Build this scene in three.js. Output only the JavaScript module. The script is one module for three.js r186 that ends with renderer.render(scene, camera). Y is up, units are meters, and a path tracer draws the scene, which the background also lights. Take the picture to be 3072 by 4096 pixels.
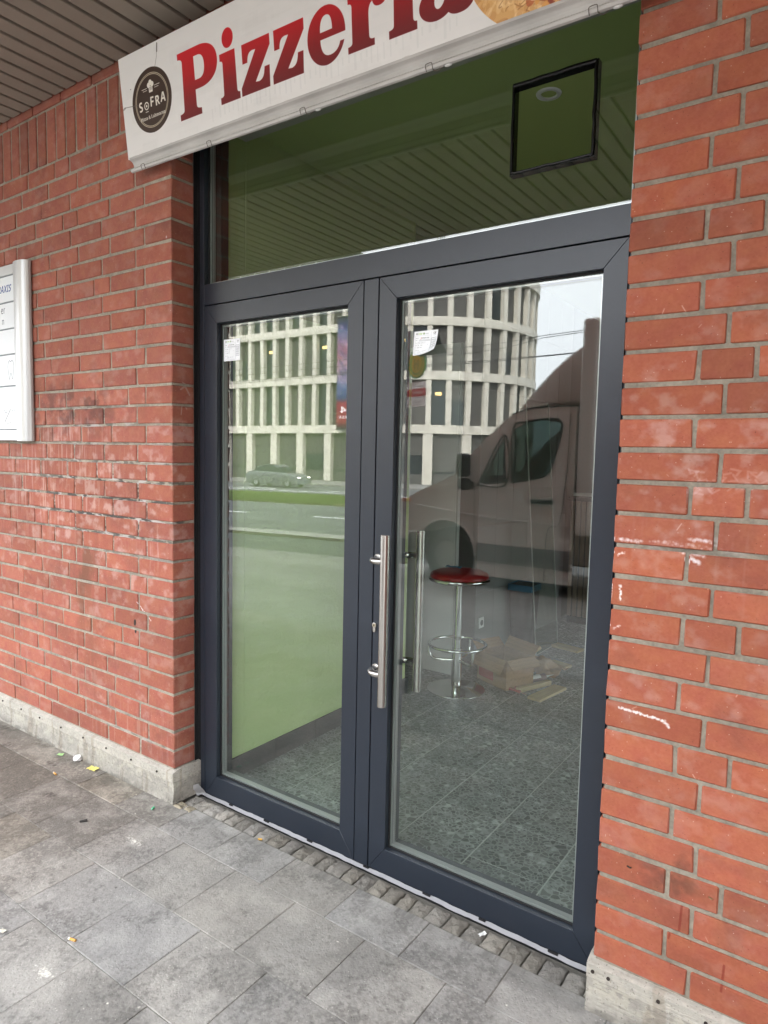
import * as THREE from 'three';
import { mergeGeometries, toCreasedNormals } from 'three/addons/utils/BufferGeometryUtils.js';
import { RoundedBoxGeometry } from 'three/addons/geometries/RoundedBoxGeometry.js';

// ------------------------------------------------------------------ camera, sky, sun, exposure
const scene = new THREE.Scene();
const camera = new THREE.PerspectiveCamera(74.585, 3 / 4, 0.05, 900);
camera.rotation.order = 'YXZ';
camera.position.set(2.3535, 1.5352, 1.8003);
camera.rotation.set(-0.08382, 0.61204, 0.02126);
camera.updateMatrixWorld();

const renderer = new THREE.WebGLRenderer({ antialias: true });
renderer.toneMapping = THREE.LinearToneMapping;
renderer.toneMappingExposure = 7.6;
renderer.shadowMap.enabled = true;
renderer.shadowMap.type = THREE.PCFSoftShadowMap;

const SUN = new THREE.Vector3(0.3, 0.62, -0.72).normalize();
{ // overcast sky: a little brighter overhead and near the hidden sun, soft cloud structure
  const W = 256, H = 128, data = new Float32Array(W * H * 4);
  const hash = (x, y) => { let n = Math.imul(x, 374761393) + Math.imul(y, 668265263); n = Math.imul(n ^ (n >>> 13), 1274126177); return ((n ^ (n >>> 16)) >>> 0) / 4294967296; };
  const vn = (x, y, p) => { const xi = Math.floor(x), yi = Math.floor(y), a = x - xi, b = y - yi, s = a * a * (3 - 2 * a), t = b * b * (3 - 2 * b), w = (k) => ((k % p) + p) % p;
    return (hash(w(xi), yi) * (1 - s) + hash(w(xi + 1), yi) * s) * (1 - t) + (hash(w(xi), yi + 1) * (1 - s) + hash(w(xi + 1), yi + 1) * s) * t; };
  for (let j = 0; j < H; j++) for (let i = 0; i < W; i++) {
    const el = ((j + 0.5) / H - 0.5) * Math.PI, az = ((i + 0.5) / W - 0.5) * 2 * Math.PI;
    const d = new THREE.Vector3(Math.cos(az) * Math.cos(el), Math.sin(el), Math.sin(az) * Math.cos(el));
    const u = i / W * 8, v = j / H * 10;
    const cl = vn(u, v, 8) * 0.55 + vn(u * 2, v * 2, 16) * 0.3 + vn(u * 4, v * 4, 32) * 0.15;
    let L = el > 0 ? 0.86 + 0.34 * Math.sin(el) : 0.3;
    if (el > 0) L *= (0.9 + 0.22 * cl) * (1 + 0.25 * Math.max(0, d.dot(SUN)) ** 3);
    const o = (j * W + i) * 4;
    data[o] = L * 0.93; data[o + 1] = L * 0.97; data[o + 2] = L * 1.02; data[o + 3] = 1;
  }
  const t = new THREE.DataTexture(data, W, H, THREE.RGBAFormat, THREE.FloatType);
  t.mapping = THREE.EquirectangularReflectionMapping; t.magFilter = THREE.LinearFilter; t.minFilter = THREE.LinearFilter; t.needsUpdate = true;
  scene.background = t; scene.environment = t;
}
const sun = new THREE.DirectionalLight(0xfff4e6, 1.3);
sun.position.copy(SUN).multiplyScalar(60); sun.target.position.set(0, 0, 8);
sun.castShadow = true; sun.shadow.radius = 26; sun.shadow.mapSize.set(2048, 2048);
Object.assign(sun.shadow.camera, { left: -70, right: 50, top: 60, bottom: -60, near: 1, far: 200 });
scene.add(sun, sun.target);

// ------------------------------------------------------------------ helpers
let seed = 12345;
const rnd = () => { seed = (seed + 0x6d2b79f5) | 0; let t = Math.imul(seed ^ (seed >>> 15), 1 | seed); t = (t + Math.imul(t ^ (t >>> 7), 61 | t)) ^ t; return ((t ^ (t >>> 14)) >>> 0) / 4294967296; };
const rr = (a, b) => a + (b - a) * rnd();
const clamp = (x, a = 0, b = 1) => Math.min(b, Math.max(a, x));
const ss = (a, b, x) => { const t = clamp((x - a) / (b - a)); return t * t * (3 - 2 * t); };
const hsh = (x, y) => { let n = Math.imul(x | 0, 374761393) + Math.imul(y | 0, 668265263); n = Math.imul(n ^ (n >>> 13), 1274126177); return ((n ^ (n >>> 16)) >>> 0) / 4294967296; };
const vn = (x, y) => { const xi = Math.floor(x), yi = Math.floor(y), a = x - xi, b = y - yi, s = a * a * (3 - 2 * a), t = b * b * (3 - 2 * b);
  const p = hsh(xi, yi), q = hsh(xi + 1, yi), r = hsh(xi, yi + 1), u = hsh(xi + 1, yi + 1); return (p + (q - p) * s) * (1 - t) + (r + (u - r) * s) * t; };
const fbm = (x, y, o = 4) => { let s = 0, a = 0.5, n = 0; for (let i = 0; i < o; i++) { s += a * vn(x + i * 17.3, y - i * 9.1); n += a; a *= 0.5; x *= 2.03; y *= 2.03; } return s / n; };
const enc = (x) => { x = clamp(x); return 255 * (x <= 0.0031308 ? x * 12.92 : 1.055 * Math.pow(x, 1 / 2.4) - 0.055); };
const names = {};
function numbered(n) { const k = names[n] = (names[n] ?? -1) + 1; return k ? n + '_' + String(k).padStart(3, '0') : n; }
function thing(name, label, category, group, pos) {
  const o = new THREE.Group(); o.name = numbered(name); scene.add(o);
  if (pos) o.position.set(...pos);
  o.userData = { label, category }; if (group) o.userData.group = group; return o;
}
function struct(name, label) { const o = new THREE.Group(); o.name = numbered(name); scene.add(o); o.userData = { label, kind: 'structure' }; return o; }
function add(name, geo, m, parent, extra) {
  const o = new THREE.Mesh(geo, m); o.castShadow = o.receiveShadow = true; o.name = parent === scene ? numbered(name) : name;
  parent.add(o); if (extra) Object.assign(o.userData, extra); return o;
}
const box = (x0, y0, z0, x1, y1, z1) => { const g = new THREE.BoxGeometry(Math.abs(x1 - x0), Math.abs(y1 - y0), Math.abs(z1 - z0)); g.translate((x0 + x1) / 2, (y0 + y1) / 2, (z0 + z1) / 2); return g; };
const rbox = (x0, y0, z0, x1, y1, z1, r = 0.004, s = 2) => { const g = new RoundedBoxGeometry(Math.abs(x1 - x0), Math.abs(y1 - y0), Math.abs(z1 - z0), s, r); g.translate((x0 + x1) / 2, (y0 + y1) / 2, (z0 + z1) / 2); return g; };
const merge = (list) => mergeGeometries(list.map((g) => { g = g.index ? g.toNonIndexed() : g; for (const k of Object.keys(g.attributes)) if (!['position', 'normal', 'uv'].includes(k)) g.deleteAttribute(k); return g; }));
const tube = (pts, r, seg = 40, rad = 12, closed = false) => new THREE.TubeGeometry(new THREE.CatmullRomCurve3(pts.map((p) => new THREE.Vector3(...p)), closed, 'catmullrom', 0.5), seg, r, rad, closed);
const cyl = (r0, r1, h, x, y, z, seg = 32) => { const g = new THREE.CylinderGeometry(r0, r1, h, seg); g.translate(x, y, z); return g; };
// planar world uv in metres by facing axis
function worldUV(g, fx = (x, y, z, n) => (Math.abs(n[2]) > 0.6 ? [x, y] : Math.abs(n[0]) > 0.6 ? [z, y] : [x, z])) {
  if (g.index) g = g.toNonIndexed();
  const p = g.attributes.position, n = g.attributes.normal, uv = new Float32Array(p.count * 2);
  for (let i = 0; i < p.count; i++) { const r = fx(p.getX(i), p.getY(i), p.getZ(i), [n.getX(i), n.getY(i), n.getZ(i)]); uv[i * 2] = r[0]; uv[i * 2 + 1] = r[1]; }
  g.setAttribute('uv', new THREE.BufferAttribute(uv, 2)); return g;
}
function tint(g, c) { const n = g.attributes.position.count, a = new Float32Array(n * 3); for (let i = 0; i < n; i++) { a[i * 3] = c[0]; a[i * 3 + 1] = c[1]; a[i * 3 + 2] = c[2]; } g.setAttribute('color', new THREE.BufferAttribute(a, 3)); return g; }
// chamfered box of 44 triangles, corners slightly uneven
function chamfer(x0, y0, z0, x1, y1, z1, c = 0.004, jit = 0) {
  const C = [(x0 + x1) / 2, (y0 + y1) / 2, (z0 + z1) / 2], Hh = [(x1 - x0) / 2, (y1 - y0) / 2, (z1 - z0) / 2], P = {};
  for (const sx of [-1, 1]) for (const sy of [-1, 1]) for (const sz of [-1, 1]) {
    const s = [sx, sy, sz], j = [0, 1, 2].map(() => (rnd() - 0.5) * 2 * jit), cc = c * (jit ? rr(0.5, 1.7) : 1);
    for (let a = 0; a < 3; a++) P[sx + ',' + sy + ',' + sz + ',' + a] = [0, 1, 2].map((k) => C[k] + s[k] * (Hh[k] - (k === a ? 0 : cc)) + j[k]);
  }
  const v = [], K = (s, a) => P[s.join(',') + ',' + a], sub = (a, b) => [a[0] - b[0], a[1] - b[1], a[2] - b[2]];
  const tri = (a, b, d) => { const e = sub(b, a), f = sub(d, a), n = [e[1] * f[2] - e[2] * f[1], e[2] * f[0] - e[0] * f[2], e[0] * f[1] - e[1] * f[0]], m = sub([(a[0] + b[0] + d[0]) / 3, (a[1] + b[1] + d[1]) / 3, (a[2] + b[2] + d[2]) / 3], C);
    if (n[0] * m[0] + n[1] * m[1] + n[2] * m[2] < 0) v.push(...a, ...d, ...b); else v.push(...a, ...b, ...d); };
  const quad = (a, b, d, e) => { tri(a, b, d); tri(a, d, e); };
  for (let a = 0; a < 3; a++) for (const s of [-1, 1]) { const b = (a + 1) % 3, d = (a + 2) % 3, S = (p, q) => { const t = [0, 0, 0]; t[a] = s; t[b] = p; t[d] = q; return t; }; quad(K(S(-1, -1), a), K(S(1, -1), a), K(S(1, 1), a), K(S(-1, 1), a)); }
  for (let a = 0; a < 3; a++) { const b = (a + 1) % 3, d = (a + 2) % 3; for (const p of [-1, 1]) for (const q of [-1, 1]) { const A = [0, 0, 0], B = [0, 0, 0]; A[b] = B[b] = p; A[d] = B[d] = q; A[a] = -1; B[a] = 1; quad(K(A, b), K(B, b), K(B, d), K(A, d)); } }
  for (const sx of [-1, 1]) for (const sy of [-1, 1]) for (const sz of [-1, 1]) tri(K([sx, sy, sz], 0), K([sx, sy, sz], 1), K([sx, sy, sz], 2));
  const g = new THREE.BufferGeometry(); g.setAttribute('position', new THREE.BufferAttribute(new Float32Array(v), 3)); g.computeVertexNormals(); return g;
}
// extrudes a profile given in (z, y) along x; smooth where the profile is smooth
function alongX(shape, x0, x1, opts = {}) {
  const g = new THREE.ExtrudeGeometry(shape, { depth: x1 - x0, bevelEnabled: false, curveSegments: 14, ...opts }), p = g.attributes.position.array;
  for (let i = 0; i < p.length; i += 9) { const v = []; for (let k = 0; k < 3; k++) v.push([x0 + p[i + k * 3 + 2], p[i + k * 3 + 1], p[i + k * 3]]); [v[0], v[2], v[1]].forEach((q, k) => q.forEach((c, m) => { p[i + k * 3 + m] = c; })); }
  g.deleteAttribute('normal'); g.computeVertexNormals(); return toCreasedNormals(g, 0.6);
}
// textures
function canvasTex(w, h, draw, { srgb = true, repeat = false } = {}) {
  const c = document.createElement('canvas'); c.width = w; c.height = h; const x = c.getContext('2d'); draw(x, w, h);
  const t = new THREE.CanvasTexture(c); if (srgb) t.colorSpace = THREE.SRGBColorSpace; if (repeat) t.wrapS = t.wrapT = THREE.RepeatWrapping; return t;
}
// fn(u,v) in 0..1 (v up) returns linear rgb
function pixelTex(w, h, fn, { after, srgb = true, repeat = false } = {}) {
  return canvasTex(w, h, (x) => {
    const im = x.createImageData(w, h), d = im.data;
    for (let j = 0; j < h; j++) for (let i = 0; i < w; i++) { const c = fn((i + 0.5) / w, 1 - (j + 0.5) / h), o = (j * w + i) * 4;
      if (srgb) { d[o] = enc(c[0]); d[o + 1] = enc(c[1]); d[o + 2] = enc(c[2]); } else { d[o] = d[o + 1] = d[o + 2] = 255 * clamp(c); } d[o + 3] = 255; }
    x.putImageData(im, 0, 0); if (after) after(x, w, h);
  }, { srgb, repeat });
}
// tileable noise of period p cells
const tvn = (x, y, p) => { const xi = Math.floor(x), yi = Math.floor(y), a = x - xi, b = y - yi, s = a * a * (3 - 2 * a), t = b * b * (3 - 2 * b), w = (k) => ((k % p) + p) % p;
  const A = hsh(w(xi), w(yi)), B = hsh(w(xi + 1), w(yi)), D = hsh(w(xi), w(yi + 1)), E = hsh(w(xi + 1), w(yi + 1)); return (A + (B - A) * s) * (1 - t) + (D + (E - D) * s) * t; };
const tfbm = (u, v, p, o = 4) => { let s = 0, a = 0.5, n = 0; for (let i = 0; i < o; i++) { s += a * tvn(u * p, v * p, p); n += a; a *= 0.5; p *= 2; } return s / n; };
const rep = (t, sx, sy = sx) => { const r = t.clone(); r.repeat.set(sx, sy); r.wrapS = r.wrapT = THREE.RepeatWrapping; r.needsUpdate = true; return r; };
const std = (o) => new THREE.MeshStandardMaterial(o);
const lin = (r, g, b) => new THREE.Color().setRGB(r, g, b);

const roughBump = pixelTex(512, 512, (u, v) => tfbm(u, v, 8, 6) * 0.7 + tfbm(u + 0.3, v, 64, 3) * 0.3, { srgb: false, repeat: true });
const grain = pixelTex(512, 512, (u, v) => { const k = 0.82 + 0.36 * tfbm(u, v, 4, 7); return [k * 0.8, k * 0.8, k * 0.8]; }, { repeat: true });

// ------------------------------------------------------------------ brick walls
const CH = 0.0833, BH = 0.0713, Y0 = 0.1535, W = 1.8364;
const BRICK = [0.37, 0.106, 0.05];
function scribble(x, pts, w, col) { x.strokeStyle = col; x.lineWidth = w; x.lineCap = 'round'; x.beginPath(); pts.forEach((p, i) => (i ? x.lineTo(...p) : x.moveTo(...p))); x.stroke(); }
function chalk(x, x0, y0, x1, y1, w, n = 60, a = 0.75) { for (let i = 0; i < n; i++) { const t = i / n; x.fillStyle = `rgba(238,236,240,${(a * rr(0.3, 1)).toFixed(2)})`; x.beginPath(); x.arc(x0 + (x1 - x0) * t + rr(-1, 1) * w * 0.5, y0 + (y1 - y0) * t + rr(-1, 1) * w * 0.5, rr(0.25, 0.6) * w, 0, 7); x.fill(); } }
function wallTex(ox, width, height, S, marks, tone = [1, 1, 1]) {
  const w = Math.round(width * S), h = Math.round(height * S);
  return pixelTex(w, h, (u, v) => {
    const x = ox + u * width, y = v * height;
    const big = fbm(x * 5 + 3, y * 9, 4), mid = fbm(x * 28, y * 34 + 7, 4), fine = fbm(x * 170, y * 170, 3), spk = hsh(Math.floor(u * w), Math.floor(v * h) + 77);
    let k = 0.82 + 0.22 * big + 0.16 * (mid - 0.5) + 0.14 * (fine - 0.5);
    let r = BRICK[0] * k * tone[0], g = BRICK[1] * k * tone[1] * (0.94 + 0.25 * (mid - 0.5)), b = BRICK[2] * k * tone[2];
    // darker fired patches
    const fire = ss(0.56, 0.74, fbm(x * 7 - 5, y * 11 + 2, 5)) * 0.26; r *= 1 - fire * 0.55; g *= 1 - fire * 0.38; b *= 1 - fire * 0.25;
    // pale bloom, blotchy, and thin runs under the bed joints where marks() asks for it
    const m = marks.bloom(x, y), bl = ss(0.5, 0.8, fbm(x * 21, y * 26 + 11, 6)) * m, run = ss(0.55, 0.8, fbm(x * 95, y * 5.5, 3)) * marks.runs(x, y);
    const e = clamp(bl * 0.5 + run * 0.55 + 0.06 * fine, 0, 0.75); r += (0.5 - r) * e; g += (0.31 - g) * e; b += (0.26 - b) * e;
    const soot = clamp(marks.soot(x, y) * ss(0.42, 0.7, fbm(x * 16 + 9, y * 20, 4))); r *= 1 - 0.6 * soot; g *= 1 - 0.5 * soot; b *= 1 - 0.42 * soot;
    const br = clamp(marks.brown(x, y) * ss(0.4, 0.66, fbm(x * 30, y * 8 + 4, 4))); r += (0.13 - r) * br * 0.6; g += (0.06 - g) * br * 0.6; b += (0.03 - b) * br * 0.6;
    if (spk > 0.9985 && fine > 0.5) { r = 0.62; g = 0.5; b = 0.42; } else if (spk < 0.0012) { r *= 0.45; g *= 0.5; b *= 0.5; }
    return [r, g, b];
  }, { after: (x) => marks.draw?.(x, (X, Y) => [(X - ox) * S, (height - Y) * S]) });
}
const blob = (x, y, cx, cy, rx, ry) => Math.exp(-(((x - cx) / rx) ** 2) - ((y - cy) / ry) ** 2);
const WT = 3.3;
const texL = wallTex(-1.62, 1.62 + 0.16, WT, 600, {
  bloom: (x, y) => 0.34 + 1.15 * blob(x, y, -0.55, 1.25, 0.9, 0.42) + 0.35 * blob(x, y, -0.3, 0.3, 0.5, 0.25),
  runs: (x, y) => 1.5 * blob(x, y, -0.95, 1.34, 0.5, 0.2) + 1.2 * blob(x, y, -0.8, 1.6, 0.25, 0.1) + 0.7 * blob(x, y, -0.12, 1.12, 0.12, 0.1) + 0.5 * blob(x, y, -0.3, 0.25, 0.4, 0.12),
  soot: (x, y) => 0.9 * blob(x, y, -0.75, 1.72, 0.45, 0.13) + 0.35 * blob(x, y, -0.2, 0.25, 0.25, 0.15),
  brown: (x, y) => 1.2 * blob(x, y, -0.66, 1.02, 0.09, 0.13) + 1.0 * blob(x, y, -0.7, 0.8, 0.05, 0.16) + 0.6 * blob(x, y, -0.62, 0.55, 0.05, 0.25),
  draw: (x, P) => {
    let a = P(-0.255, 0.855), b = P(-0.155, 0.785); chalk(x, ...a, ...b, 2.6, 70, 0.9);
    a = P(-0.271, 0.76); b = P(-0.271, 0.725); x.fillStyle = 'rgb(38,32,28)'; x.beginPath(); x.ellipse(a[0], a[1], 5, 9, 0.1, 0, 7); x.fill(); x.beginPath(); x.ellipse(b[0], b[1], 4, 9, -0.2, 0, 7); x.fill();
    a = P(-0.03, 2.41); x.fillStyle = 'rgba(205,190,190,.8)'; x.beginPath(); x.ellipse(a[0], a[1], 2.5, 3, 0, 0, 7); x.fill();
    // faint marks on the reveal (texture right of the arris)
    scribble(x, [P(0.045, 1.795), P(0.075, 1.815), P(0.06, 1.82), P(0.09, 1.775)], 5, 'rgba(180,160,155,.55)');
    scribble(x, [P(0.05, 1.73), P(0.046, 1.69)], 3, 'rgba(185,165,160,.6)'); scribble(x, [P(0.07, 1.72), P(0.075, 1.715)], 4, 'rgba(185,165,160,.5)');
    scribble(x, [P(0.03, 1.61), P(0.09, 1.59)], 14, 'rgba(160,130,125,.25)');
  },
}, [0.92, 1.02, 1.25]);
const texR = wallTex(W - 0.05, 0.95, WT, 620, {
  bloom: (x, y) => 0.25 + 0.8 * blob(x, y, 2.05, 1.55, 0.4, 0.28) + 0.3 * blob(x, y, 2.0, 1.0, 0.4, 0.3),
  runs: (x, y) => 0.15 * blob(x, y, 2.1, 1.3, 0.3, 0.15),
  soot: (x, y) => 0.7 * blob(x, y, 2.02, 0.47, 0.09, 0.07) + 0.3 * blob(x, y, 2.1, 0.35, 0.12, 0.2),
  brown: (x, y) => 0,
  draw: (x, P) => {
    let a = P(1.872, 0.878), b = P(1.985, 0.868); chalk(x, ...a, ...b, 3.2, 110, 0.95); a = P(1.985, 0.868); b = P(2.002, 0.852); chalk(x, ...a, ...b, 4, 18, 0.6);
    a = P(1.858, 1.205); b = P(1.862, 1.165); chalk(x, ...a, ...b, 3, 30, 0.9); a = P(1.862, 1.1); b = P(1.842, 1.085); chalk(x, ...a, ...b, 3, 16, 0.5);
    a = P(1.847, 1.285); b = P(1.865, 1.295); chalk(x, ...a, ...b, 3, 16, 0.6);
    for (const [X, Y, X2, Y2] of [[1.85, 1.33, 1.91, 1.325], [1.93, 1.333, 2.1, 1.322], [2.0, 1.31, 2.06, 1.305], [2.02, 1.345, 2.08, 1.34], [2.02, 1.30, 2.05, 1.285]]) { a = P(X, Y); b = P(X2, Y2); chalk(x, ...a, ...b, 5, 46, 0.28); }
    for (let i = 0; i < 26; i++) { const X = 2.0 + rr(0, 0.16), Y = 1.49 + rr(-0.03, 0.03), A = rr(0, 6); scribble(x, [P(X, Y), P(X + Math.cos(A) * 0.018, Y + Math.sin(A) * 0.012), P(X + Math.cos(A + 1) * 0.024, Y + Math.sin(A + 1) * 0.018)], 3, 'rgba(216,190,190,.22)'); }
    for (const [X, Y, l] of [[2.055, 0.4, 0.075], [2.16, 0.28, 0.07], [2.03, 0.305, 0.012]]) scribble(x, [P(X, Y), P(X - 0.003, Y - l)], 3.5, 'rgba(110,28,14,.5)');
    for (let i = 0; i < 14; i++) { const X = rr(1.85, 2.2), Y = rr(0.3, 2.2); scribble(x, [P(X, Y), P(X + rr(-0.012, 0.012), Y + rr(-0.02, 0.02))], rr(0.8, 1.6), 'rgba(232,214,205,.5)'); }
  },
});
function wallMat(tex, width) { return std({ map: tex, roughness: 0.86, vertexColors: true, bumpMap: rep(roughBump, width / 0.22, WT / 0.22), bumpScale: 0.0016 }); }
const mBrickL = wallMat(texL, 1.78), mBrickR = wallMat(texR, 0.95);
function mortarTex(ox, width, S, smear, lt = 1) {
  return pixelTex(Math.round(width * S), Math.round(WT * S), (u, v) => {
    const x = ox + u * width, y = v * WT, n = fbm(x * 40, y * 40, 4), f = fbm(x * 190, y * 190, 2), l = fbm(x * 6 + 2, y * 6, 3);
    let k = (0.62 + 0.5 * n + 0.35 * (f - 0.5)) * (0.8 + 0.4 * l), c = [0.285 * k * lt, 0.252 * k * lt, 0.198 * k * lt];
    const s = smear(x, y), d = s * ss(0.45, 0.62, fbm(x * 24, y * 90, 3)), p = s * ss(0.5, 0.66, fbm(x * 19 + 40, y * 70, 3)) * (1 - d);
    c = c.map((q, i) => q + (0.035 - q) * d * 0.85); c = c.map((q, i) => q + ([0.5, 0.46, 0.45][i] - q) * p * 0.7); return c;
  });
}
const mMortarL = std({ map: mortarTex(-1.62, 1.78, 420, (x, y) => clamp(1.3 * blob(x, y, -0.5, 1.3, 0.75, 0.24) + 0.8 * blob(x, y, -0.6, 1.68, 0.35, 0.07) + 0.5 * blob(x, y, -0.3, 0.25, 0.5, 0.1)), 1.15), roughness: 0.95, bumpMap: rep(roughBump, 9, 16), bumpScale: 0.003 });
const mMortarR = std({ map: mortarTex(W - 0.05, 0.95, 420, (x, y) => 0.9 * blob(x, y, 2.0, 1.335, 0.2, 0.02)), roughness: 0.95, bumpMap: rep(roughBump, 5, 16), bumpScale: 0.003 });

const uvWall = (ox, width) => (x, y, z, n) => [((Math.abs(n[0]) > 0.6 ? (n[0] > 0 && ox < 0 ? x - z : x + 0.02) : x) - ox) / width, y / WT];
function brickTone() { const t = rr(0.87, 1.1), w = rr(-0.08, 0.08), d = rnd() < 0.08 ? 0.86 : 1; return [t * d, t * d * (1 - w * 0.4), t * d * (1 - w)]; }
function brickGeo(x0, y0, x1, y1, uvf, z1 = 0, depth = 0.115) {
  const out = rr(-0.0012, 0.0012);
  return tint(worldUV(chamfer(x0, y0, z1 - depth, x1, y1, z1 + out, x0 > 1 ? 0.0027 : 0.0033, 0.0013), uvf), brickTone());
}
// one course as [x0,x1] pairs measured from the arris
function course(k, pattern, far) {
  const full = k % 2 === 0, list = []; let s = 0;
  const put = (w) => { list.push([s, s + w]); s += w + 0.0102; };
  put(full ? 0.2385 : 0.176); let i = 1; const heads = pattern(k);
  while (s < far) { put(heads.includes(i) ? 0.1155 : 0.2407); i++; }
  return list;
}
const leftHeads = (k) => { const n = k - 1, fix = { 18: [1], 8: [1], 5: [1], 24: [2], 28: [3], 22: [4], 14: [2] }; if (fix[n]) return fix[n]; return hsh(n, 5) < 0.4 ? [3 + Math.floor(hsh(n, 9) * 3)] : []; };
const rightHeads = (k) => { const n = k - 1; if (((n - 2) % 4) === 0) return [1]; return hsh(n, 15) < 0.3 ? [3] : []; };
const wallL = thing('brick_wall', 'long red brick wall left of the door with the white practice sign on it', 'brick wall');
const wallR = thing('brick_wall', 'red brick pier right of the door with a chalk stroke on one brick', 'brick wall');
{
  const uvL = uvWall(-1.62, 1.78), uvR = uvWall(W - 0.05, 0.95), farL = [], farR = [];
  for (let k = 0; k <= 32; k++) {
    const y = Y0 + k * CH;
    for (const [a, b] of course(k, leftHeads, 2.9)) { const g = brickGeo(-b, y + rr(-0.001, 0.001), -a, y + BH, uvL); if (a < 1.5) add('brick', g, mBrickL, wallL); else farL.push(worldUV(g, (x, yy, z) => [((x + 40) % 1.5) / 1.6, yy / WT])); }
    for (const [a, b] of course(k, rightHeads, 0.66)) { const g = brickGeo(W + a, y + rr(-0.001, 0.001), W + b, y + BH, uvR); if (a < 0.45) add('brick', g, mBrickR, wallR); else farR.push(worldUV(g, (x, yy, z) => [0.08 + ((x + 40) % 0.8) / 1, yy / WT])); }
  }
  // upright course and the flat course above it, over the wall and the opening
  for (let i = 0; i < 34; i++) { const x1 = -0.433 + 0.0845 * 5 - i * 0.0845 - 0.006; if (x1 > -0.005) continue; const g = brickGeo(x1 - 0.0715, 2.902, x1, 3.142, uvL); if (x1 > -1.6) add('brick', g, mBrickL, wallL); else farL.push(worldUV(g, (x, yy) => [((x + 40) % 1.5) / 1.6, yy / WT])); }
  for (let i = 0; i < 10; i++) { const x0 = W + 0.004 + i * 0.0845, g = brickGeo(x0, 2.902, x0 + 0.0715, 3.142, uvR); if (i < 5) add('brick', g, mBrickR, wallR); else farR.push(worldUV(g, (x, yy) => [0.08 + ((x + 40) % 0.8), yy / WT])); }
  for (let i = 0; i < 12; i++) { const x1 = -0.055 - i * 0.2509, g = brickGeo(x1 - 0.2407, 3.153, x1, 3.222, uvL, 0.004); if (x1 > -1.6) add('brick', g, mBrickL, wallL); else farL.push(worldUV(g, (x, yy) => [((x + 40) % 1.5) / 1.6, yy / WT])); }
  for (let i = 0; i < 4; i++) { const x0 = W + 0.004 + i * 0.2509, g = brickGeo(x0, 3.153, x0 + 0.2407, 3.222, uvR, 0.004); if (i < 2) add('brick', g, mBrickR, wallR); else farR.push(worldUV(g, (x, yy) => [0.08 + ((x + 40) % 0.8), yy / WT])); }
  add('far_bricks', merge2(farL), mBrickL, wallL, { kind: 'stuff' });
  add('far_bricks', merge2(farR), mBrickR, wallR, { kind: 'stuff' });
  // mortar bed, 7 mm behind the faces, a little way round the arris
  add('mortar', worldUV(box(-2.9, 0, -0.115, -0.006, 3.3, -0.0048), uvL), mMortarL, wallL);
  add('mortar', worldUV(box(W + 0.006, 0, -0.115, 2.72, 3.3, -0.0048), uvR), mMortarR, wallR);
  const core = std({ color: lin(0.3, 0.28, 0.25), roughness: 0.95 });
  add('inner_leaf', box(-6, 0, -0.36, -0.011, 3.3, -0.1155), core, wallL); add('inner_leaf', box(W + 0.011, 0, -0.36, 2.72, 3.3, -0.1155), core, wallR);
  const plain = std({ color: lin(0.3, 0.1, 0.07), roughness: 0.9 });
  add('wall_end', box(-26, 0, -0.36, -2.905, 3.3, 0), plain, wallL); add('wall_end', merge([box(2.725, 0, -0.36, 4.3, 0.4, -0.001), box(2.725, 2.85, -0.36, 4.3, 3.3, -0.001), box(4.305, 0, -0.36, 4.398, 3.3, -0.001)]), plain, wallR); add('added_return_wall', box(4.4, 0, -0.36, 4.8, 3.3, 2.36), plain, wallR);  // return wall is added out of view to darken the arcade from the right
}
function merge2(list) { const g = mergeGeometries(list.map((q) => { const r = new THREE.BufferGeometry(); for (const k of ['position', 'normal', 'uv', 'color']) r.setAttribute(k, q.attributes[k]); return r; })); return g; }
// lintel over the opening
{
  const lin_ = thing('brick_lintel', 'upright brick lintel above the shop door, mostly behind the pizzeria sign', 'lintel');
  for (let i = 0; i < 21; i++) { const x0 = 0.004 + i * 0.0872; add('brick', brickGeo(x0, 2.902, x0 + 0.0715, 3.142, uvWall(0.0 - 0.9, 3)), mBrickL, lin_); }
  for (let i = 0; i < 8; i++) { const x0 = -0.048 + i * 0.2352; add('brick', brickGeo(x0, 3.153, x0 + 0.225, 3.222, uvWall(-0.9, 3), 0.004), mBrickL, lin_); }
  add('mortar', worldUV(box(-0.0055, 2.897, -0.115, W + 0.0055, 3.3, -0.0048), uvWall(-0.9, 3)), mMortarL, lin_);
  add('beam', box(-0.01, 2.9, -0.36, W + 0.01, 3.3, -0.1155), std({ color: lin(0.3, 0.28, 0.25), roughness: 0.95 }), lin_);
}
// concrete plinths with a sheet edge and nail holes
const texConc = pixelTex(1024, 256, (u, v) => {
  const x = u * 1.6, y = v * 0.16, n = fbm(x * 14, y * 20, 5), f = fbm(x * 120, y * 120, 3), band = y > 0.098 + 0.004 * fbm(x * 20, 0, 3) ? 1.16 : 0.92;
  const grit = ss(0.5, 0.63, fbm(x * 60, y * 60 + 30, 4)) * ss(0.02, 0.08, y) * ss(0.14, 0.09, y), base = ss(0.05, 0.0, y) * ss(0.35, 0.6, fbm(x * 22, y * 40, 4));
  let k = (0.72 + 0.34 * n + 0.3 * (f - 0.5)) * band, c = [0.42 * k, 0.395 * k, 0.345 * k]; c = c.map((q, i) => q + ([0.6, 0.56, 0.45][i] - q) * grit * 0.32);
  c = c.map((q) => q * (1 - 0.38 * base)); if (fbm(x * 200, y * 200, 2) > 0.8) c = c.map((q) => q * 0.6);
  const run = ss(0.62, 0.74, fbm(x * 30, y * 3, 3)) * 0.35; return c.map((q, i) => q * (1 - run * [0.5, 0.6, 0.7][i]));
}, { repeat: true });
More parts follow.
